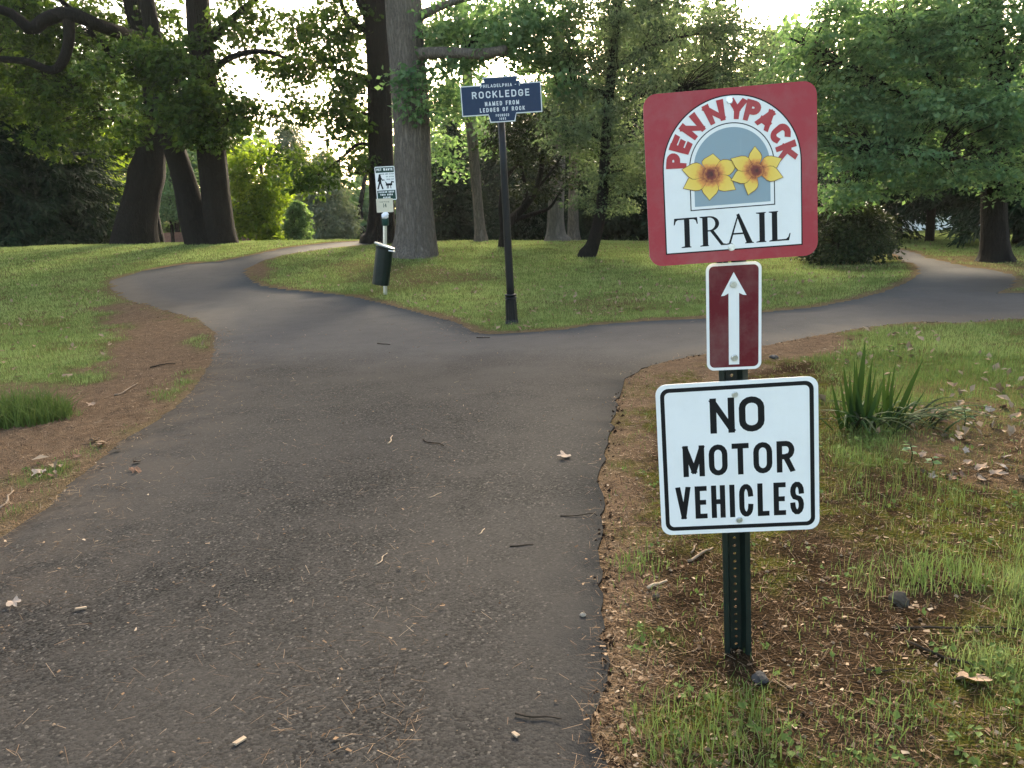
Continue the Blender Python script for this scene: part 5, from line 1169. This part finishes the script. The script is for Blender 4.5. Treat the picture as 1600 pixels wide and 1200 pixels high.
# ------------------------------------------------------------------ sword leaved plant beside the sign
def sword(kind, seed):
    r = np.random.default_rng(seed); tt = np.linspace(0, 1, 9); w = np.interp(tt, [0, .15, .5, .8, 1], [.028, .034, .032, .018, .001])
    if kind == 'up': cx = .10 * tt ** 2 + .02 * r.normal(); cz = tt * .995
    else: ang = np.radians(np.interp(tt, [0, .3, .6, 1], [60, 28, -8, -25])); cx = np.concatenate([[0], np.cumsum(np.cos(ang[:-1]) / 8)]); cz = np.concatenate([[0], np.cumsum(np.sin(ang[:-1]) / 8)]) + .02
    nv = np.stack([-np.gradient(cz), 0 * tt, np.gradient(cx)], 1); nv /= np.linalg.norm(nv, axis=1)[:, None]
    C_ = np.stack([cx, .02 * np.sin(tt * 3 + r.random() * 6), cz], 1); wv = np.array([0, 1.0, 0]); L = C_ + wv * w[:, None] - nv * w[:, None] * .35; R = C_ - wv * w[:, None] - nv * w[:, None] * .35
    V = np.stack([L, C_, R], 1).reshape(-1, 3); i = np.arange(8) * 3
    Q_ = np.concatenate([np.stack([i, i + 3, i + 4, i + 1], 1), np.stack([i + 1, i + 4, i + 5, i + 2], 1)]); return V, Q_, np.repeat(np.clip(tt * .6 + .25 * r.random(), 0, 1), 3)
M_SWORD = leafmat('sword_leaf', (0.014, 0.030, 0.009), (0.028, 0.056, 0.015), (0.055, 0.092, 0.027), .22, .6, (1.3, 1.2, .6), .03); M_SWORDOLD = leafmat('withered_leaf', (0.020, 0.022, 0.012), (0.036, 0.046, 0.024), (0.075, 0.085, 0.055), .15, .9, (1, 1, 1), 0.0)
UPM = [mesh_np('leaf', *sword('up', k)[:2], [M_SWORD], True, {'tint': sword('up', k)[2]}) for k in range(4)]; DNM = [mesh_np('leaf', *sword('dn', k)[:2], [m_], True, {'tint': sword('dn', k)[2]}) for k in range(3) for m_ in (M_SWORD, M_SWORDOLD)]
ib_ = ground_hit(1362, 668); izv = float(GZ(ib_[0], ib_[1])); root = empty('sword_leaved_plant', (ib_[0], ib_[1], izv)); tag(root, 'clump of upright sword shaped green leaves right of the white plate', 'plant')
kpx = pxm(ib_[1])
SPEARS = [(1320, 668, 1290, 620, .8), (1333, 660, 1318, 610, .8), (1350, 662, 1358, 600, .9), (1344, 670, 1338, 590, .9), (1362, 664, 1356, 612, .8), (1370, 660, 1378, 610, .8), (1374, 662, 1362, 620, .8), (1404, 660, 1424, 600, .8), (1322, 668, 1297, 600, 1), (1328, 672, 1312, 585, 1.1), (1335, 668, 1322, 572, 1), (1338, 665, 1333, 562, 1.1), (1342, 668, 1345, 558, 1.1), (1347, 664, 1352, 556, 1), (1335, 674, 1305, 612, 1), (1345, 672, 1360, 590, 1.2), (1352, 666, 1349, 585, 1), (1330, 670, 1328, 600, 1.1), (1326, 674, 1300, 630, .9), (1341, 660, 1342, 570, 1), (1352, 670, 1372, 605, 1), (1340, 676, 1318, 625, 1),
                                  (1378, 656, 1365, 592, 1), (1382, 658, 1380, 580, 1.2), (1386, 658, 1390, 584, 1.2), (1392, 656, 1402, 578, 1.1), (1396, 656, 1412, 570, 1.1), (1400, 658, 1415, 578, 1), (1390, 652, 1393, 600, 1), (1384, 662, 1370, 605, 1), (1398, 660, 1408, 612, 1)]
for (bxp, byp, txp, typ, wsc) in SPEARS + [(b_[0] + 6, b_[1], b_[2] + 10, b_[3] + 22, .75) for b_ in SPEARS[::2]]:
    b = np.array([ib_[0] + (bxp - 1362) * kpx * 1.15 + rng.normal() * .015, ib_[1] - (byp - 668) * kpx * 2.2 + rng.normal() * .05, 0]); b[2] = float(GZ(b[0], b[1])) - .01; L = (byp - typ) * kpx * 1.22
    dx = (txp - bxp) * kpx * 1.7 + rng.normal() * .03; o_ = obj('leaf', UPM[rng.integers(4)], root); o_.location = Vector(b) - root.location; o_.scale = (L * 1.0, L * wsc * (.8 + .35 * rng.random()), L * (.85 + .25 * rng.random()))
    o_.rotation_euler = (Matrix.Rotation(math.atan2(dx, L), 3, 'Y') @ Matrix.Rotation(math.pi / 2 * (1 if rng.random() < .5 else -1) + rng.normal() * .5, 3, 'Z')).to_euler()
for k in range(70):
    f = rng.random(); bxp = 1318 + 130 * f; b = np.array([ib_[0] + (bxp - 1362) * kpx, ib_[1] + rng.normal() * .10 - .02, 0]); b[2] = float(GZ(b[0], b[1])); o_ = obj('leaf', DNM[rng.integers(6)], root); L = .24 + .26 * rng.random(); o_.location = Vector(b) - root.location
    o_.scale = (L, L * .6, L * (.5 + .5 * rng.random())); o_.rotation_euler = (0, 0, rng.normal() * 1.1 - .45)
# ------------------------------------------------------------------ grass clump on the left verge
def clump_thing(px, py, rad, h, n, label, wmin=.004, t0=.3, t1=.5):
    c_ = ground_hit(px, py); root = empty('grass_clump', (c_[0], c_[1], float(GZ(c_[0], c_[1])))); tag(root, label, 'grass clump')
    a_ = rng.random(n) * 6.283; r_ = np.sqrt(rng.random(n)) * rad; x = r_ * np.cos(a_) * 1.3; y = r_ * np.sin(a_)
    z = GZ(x + c_[0], y + c_[1]) - root.location.z; V, Fq, ti = blades(x, y, z, 0 * x, h * (.45 + .75 * rng.random(n)) * (1.1 - .5 * r_ / rad), wmin * (.8 + .6 * rng.random(n)), np.clip(t0 + t1 * rng.random(n), 0, 1), 3, .75)
    obj('blades', mesh_np('blades', V, Fq, [M_GRASS], False, {'tint': ti}), root)['kind'] = 'stuff'
clump_thing(28, 660, .30, .30, 1300, 'thick green grass clump on the needle bank at the left edge', .007, .18, .30)
clump_thing(1475, 905, .13, .13, 160, 'tall loose grass tuft right of the white plate on mossy soil')
clump_thing(1000, 885, .10, .08, 70, 'small bright weed tuft between asphalt and channel post')
clump_thing(95, 655, .12, .11, 160, 'thin grass tuft just right of the thick left clump')

# ------------------------------------------------------------------ loose things on the ground, each one its own
def dead_leaf(seed, lob=5):
    r = np.random.default_rng(seed); n = 26; a = np.linspace(0, 2 * np.pi, n, endpoint=False); rad = .74 + .15 * np.cos(a * lob + r.random()) + .09 * r.normal(size=n); rad[0] = 1.05
    x = rad * np.cos(a) * .5; y = rad * np.sin(a) * .38; z = .12 * np.abs(y) * 2 + .16 * x ** 2 * np.sign(r.normal()) + .05 * np.sin(a * 3 + r.random() * 6)
    V = np.vstack([np.zeros((1, 3)), np.stack([x * .5, y * .5, z * .35], 1), np.stack([x, y, z], 1)]); i = np.arange(n); j = (i + 1) % n
    return V, [np.stack([0 * i, 1 + i, 1 + j], 1), np.stack([1 + i, 1 + n + i, 1 + n + j, 1 + j], 1)]
def leaf_mat(name, c): return plain(name, c, .9, .03, 0, .35, 45)
ML = [leaf_mat('tan_leaf', (.27, .19, .13)), leaf_mat('brown_leaf', (.15, .09, .06)), leaf_mat('pale_leaf', (.30, .235, .18))]
DL = [[mesh_np('dead_leaf', *dead_leaf(s_), [m_]) for m_ in ML] for s_ in range(4)]
def surf(px, py):
    g = ground_hit(px, py); on = look(SD, g[0], g[1]) < -.02; return np.array([g[0], g[1], float(PZ(g[0], g[1]) if on else GZ(g[0], g[1]))])
def put_leaf(px, py, size, mi, sh, label, group=None, tilt=.25):
    o_ = obj('dead_leaf', DL[sh][mi]); o_.location = surf(px, py) + [0, 0, size * .10 + .006]; o_.scale = (size,) * 3; o_.rotation_euler = (rng.normal() * tilt, rng.normal() * tilt, rng.random() * 6.28); tag(o_, label, 'leaf', group)
put_leaf(882, 723, .115, 2, 0, 'curled pale dead leaf lying alone on the asphalt', tilt=.1)
put_leaf(24, 956, .08, 2, 1, 'crumpled pale leaf near the lower left edge of the asphalt')
put_leaf(1515, 1066, .12, 0, 2, 'broad tan dead leaf in the grass at lower right')
put_leaf(62, 742, .11, 2, 3, 'pale dead leaf on the needle bank at the left edge')
put_leaf(143, 638, .10, 0, 0, 'tan dead leaf on the needle bank right of the grass clump')
put_leaf(1573, 578, .10, 2, 1, 'pale dead leaf on the lawn at the right edge beyond the sword leaved plant')
put_leaf(985, 600, .05, 2, 2, 'small whitish leaf beside the asphalt corner behind the signpost')
put_leaf(30, 452 + 140, .10, 0, 1, 'tan dead leaf above the thick left grass clump')
for k in range(34):
    put_leaf(1440 + 170 * rng.random(), 640 + 125 * rng.random(), .05 + .05 * rng.random(), int(rng.integers(3)), int(rng.integers(4)), 'dry brown leaf in the drift right of the sword leaved plant', 'dry leaves drifted beside the sword leaved plant', .35)
for k in range(12):
    put_leaf(20 + 230 * rng.random(), 690 + 60 * rng.random(), .05 + .04 * rng.random(), int(rng.integers(2)), int(rng.integers(4)), 'small dry leaf scattered on the left needle bank', 'dry leaves on the left needle bank', .3)
M_TW = [plain('pale_twig', (.34, .26, .18), .9, .03, 0, .3, 40), plain('dark_twig', (.035, .027, .020), .9, .03, 0, .4, 40), plain('grey_stick', (.20, .15, .105), .9, .03, 0, .35, 40)]
def put_twig(p0, p1, w, mi, label, bow=.05, name='twig'):
    a_ = surf(*p0); b_ = surf(*p1); L = np.linalg.norm(b_ - a_); c_ = (a_ + b_) / 2; s_ = np.cross(b_ - a_, [0, 0, 1.0]); s_ /= np.linalg.norm(s_) + 1e-9
    P = resample([a_, a_ * .65 + b_ * .35 + s_ * L * bow, a_ * .3 + b_ * .7 - s_ * L * bow * .4, b_], 9); P[:, 2] = [float(PZ(q[0], q[1]) if look(SD, q[0], q[1]) < -.02 else GZ(q[0], q[1])) for q in P]; P[:, 2] += w * .5 + .002
    mb = MB(); mb.tube(P - c_, np.linspace(w / 2, w * .3, 9), 6, True, bark_disp(3, .12)); o_ = obj(name, mb.mesh(name, [M_TW[mi]], True)); o_.location = c_; tag(o_, label, name)
put_twig((607, 701), (614, 688), .010, 0, 'short pale twig on the asphalt left of the dark curved twig')
put_twig((662, 694), (694, 704), .009, 1, 'dark curved twig on the asphalt in mid path', .12)
put_twig((586, 894), (606, 875), .006, 0, 'thin pale bent twig in the middle of the near asphalt', .10)
put_twig((797, 864), (834, 861), .006, 1, 'straight dark twig on the near asphalt toward the signpost', .04)
put_twig((748, 846), (758, 836), .006, 0, 'tiny pale twig left of the straight dark twig on asphalt')
put_twig((670, 787), (690, 779), .006, 0, 'small pale twig below the dark curved twig on asphalt')
put_twig((876, 816), (944, 811), .006, 1, 'dark twig reaching the right edge of the asphalt', .05)
put_twig((806, 1130), (878, 1139), .007, 1, 'dark twig on the asphalt near the bottom of the picture', .06)
put_twig((745, 532), (766, 532), .012, 1, 'dark twig on the asphalt right below the grass tip of the fork')
put_twig((590, 541), (610, 543), .012, 1, 'small dark twig on the far asphalt left of the fork')
put_twig((1012, 924), (1042, 911), .016, 0, 'thick pale stick on bare soil left of the channel post', .03, 'stick')
put_twig((1075, 879), (1114, 858), .014, 2, 'grey brown stick lying just left of the channel post', .03, 'stick')
put_twig((1080, 868), (1088, 854), .008, 2, 'small forked off twig beside the grey brown stick')
put_twig((1395, 981), (1610, 990), .010, 1, 'long dark twig stretching to the right edge over soil', .02)
put_twig((1415, 1008), (1540, 1052), .012, 1, 'dark branchlet slanting through the litter at lower right', .03)
put_twig((1340, 1048), (1440, 1050), .007, 1, 'thin dark twig below the slanting branchlet', .03)
put_twig((180, 620), (216, 602), .016, 2, 'grey stick on the left needle bank', .05, 'stick')
put_twig((235, 578), (275, 574), .014, 1, 'dark stick on the left needle bank near the asphalt', .05, 'stick')
put_twig((0, 800), (22, 772), .014, 2, 'grey stick at the left edge on needles', .05, 'stick')
def put_chip(px, py, L, w, rot, label):
    c_ = surf(px, py); mb = MB(); mb.box((-L / 2, -w / 2, 0), (L / 2, w / 2, w * .45)); me = mb.mesh('wood_chip', [M_TW[0]], False, lambda V: V * (1 + .14 * rng.normal(size=(len(V), 1)))); o_ = obj('wood_chip', me); o_.location = c_ + [0, 0, .003]; o_.rotation_euler = (.05, .08, rot); tag(o_, label, 'wood chip')
put_chip(376, 1174, .034, .012, 1.0, 'pale wood chip on asphalt at the bottom, left of centre')
put_chip(806, 1163, .020, .010, -.9, 'pale wood chip on asphalt at the bottom near the verge')
put_chip(128, 962, .036, .012, .5, 'pale wood chip on asphalt at lower left')
def put_stone(px, py, size, m_, label, seed, sq=(1, .8, .65)):
    r = np.random.default_rng(seed); a = np.linspace(0, 2 * np.pi, 12, endpoint=False); ph = np.linspace(.12, np.pi - .12, 7); V = np.array([[math.sin(p) * math.cos(q), math.sin(p) * math.sin(q), math.cos(p)] for p in ph for q in a]); V *= (.6 + .6 * noise3(V * 1.3 + seed, seed) + .35 * noise3(V * 3.7 + seed, seed + 1))[:, None]; V = np.sign(V) * np.abs(V) ** 1.05 * np.array(sq) * size / 2
    i = np.arange(6)[:, None] * 12; j = np.arange(12)[None]; j2 = (j + 1) % 12; Q_ = np.stack([i + j, i + 12 + j, i + 12 + j2, i + j2], -1).reshape(-1, 4); cap_ = [np.arange(12)[None], (np.arange(12) + 72)[None][:, ::-1]]
    o_ = obj('stone', mesh_np('stone', V, [Q_] + cap_, [m_])); c_ = surf(px, py); o_.location = c_ + [0, 0, size * sq[2] * .10]; o_.rotation_euler.z = seed; tag(o_, label, 'stone')
M_ST = plain('grey_stone', (.062, .052, .040), .95, .05, 0, .35, 30); M_STD = plain('dark_stone', (.04, .037, .035), .9, .2, 0, .35, 30)
put_stone(1404, 940, .075, M_ST, 'grey rounded stone in the grass right of the channel post', 2)
put_stone(911, 972, .020, plain('tan_pebble', (.30, .25, .19), .85), 'tan pebble on the asphalt near its right edge', 3)
put_stone(1188, 1068, .055, M_STD, 'dark stone at the foot of the channel post', 4)
put_stone(1209, 563, .09, M_STD, 'black asphalt lump on needles right of the arrow plate', 5, (1, .8, .4))
put_stone(1025, 935, .03, M_ST, 'small stone below the thick pale stick', 7)

# seedlings beside the sword leaved plant
def seedling(px, py, h, n, ls, label, seed):
    c_ = surf(px, py); root = empty('seedling', c_); tag(root, label, 'plant'); r = np.random.default_rng(seed); mb = MB(); P = np.array([[0, 0, -.02], [.01, 0, h * .5], [.0, .01, h]]); mb.tube(resample(P, 5), [.004, .004, .003, .003, .002], 5)
    obj('stem', mb.mesh('stem', [M_SWORD], True), root)
    me = mesh_np('leaf', [(0, 0, 0), (.5, .27, .06), (1, 0, -.06), (.5, -.27, .06), (.5, 0, .0)], [np.array([(0, 4, 1), (1, 4, 2), (2, 4, 3), (3, 4, 0)])], [LEAF['wood']], True, {'tint': np.array([.4, .8, .9, .7, .6])})
    for k in range(n):
        o_ = obj('leaf', me, root); o_.location = (0, 0, h * (.45 + .55 * (k + 1) / n)); o_.scale = (ls * (.8 + .5 * r.random()),) * 3; o_.rotation_euler = (r.normal() * .2, -.15 + .3 * r.random(), k * 2.4 + r.random())
seedling(1505, 672, .12, 8, .065, 'pale leaved seedling standing right of the sword leaved plant', 1)
seedling(1422, 722, .10, 7, .05, 'small light green seedling in front of the sword leaved plant', 2)
seedling(1455, 735, .08, 6, .045, 'tiny seedling at the front edge of the leaf drift', 3)

# ------------------------------------------------------------------ haze: thin evening air round the whole place
hm = bpy.data.materials.new('haze_air'); hm.use_nodes = True; hn = hm.node_tree; hn.nodes.remove(hn.nodes['Principled BSDF'])
pv = hn.nodes.new('ShaderNodeVolumePrincipled'); pv.inputs['Color'].default_value = (0.93, 0.97, 0.94, 1); pv.inputs['Density'].default_value = 0.0002; pv.inputs['Anisotropy'].default_value = 0.45
hn.links.new(pv.outputs[0], hn.nodes['Material Output'].inputs['Volume'])
zlo = float(Z.min()) - 1.0
mb = MB(); mb.box((float(ax[0]) - 1, float(ay[0]) - 1, zlo), (float(ax[-1]) + 1, float(ay[-1]) + 1, 17.5)); tag(obj('haze', mb.mesh('haze', [hm])), 'thin pale evening haze in the air', 'haze', kind='stuff')
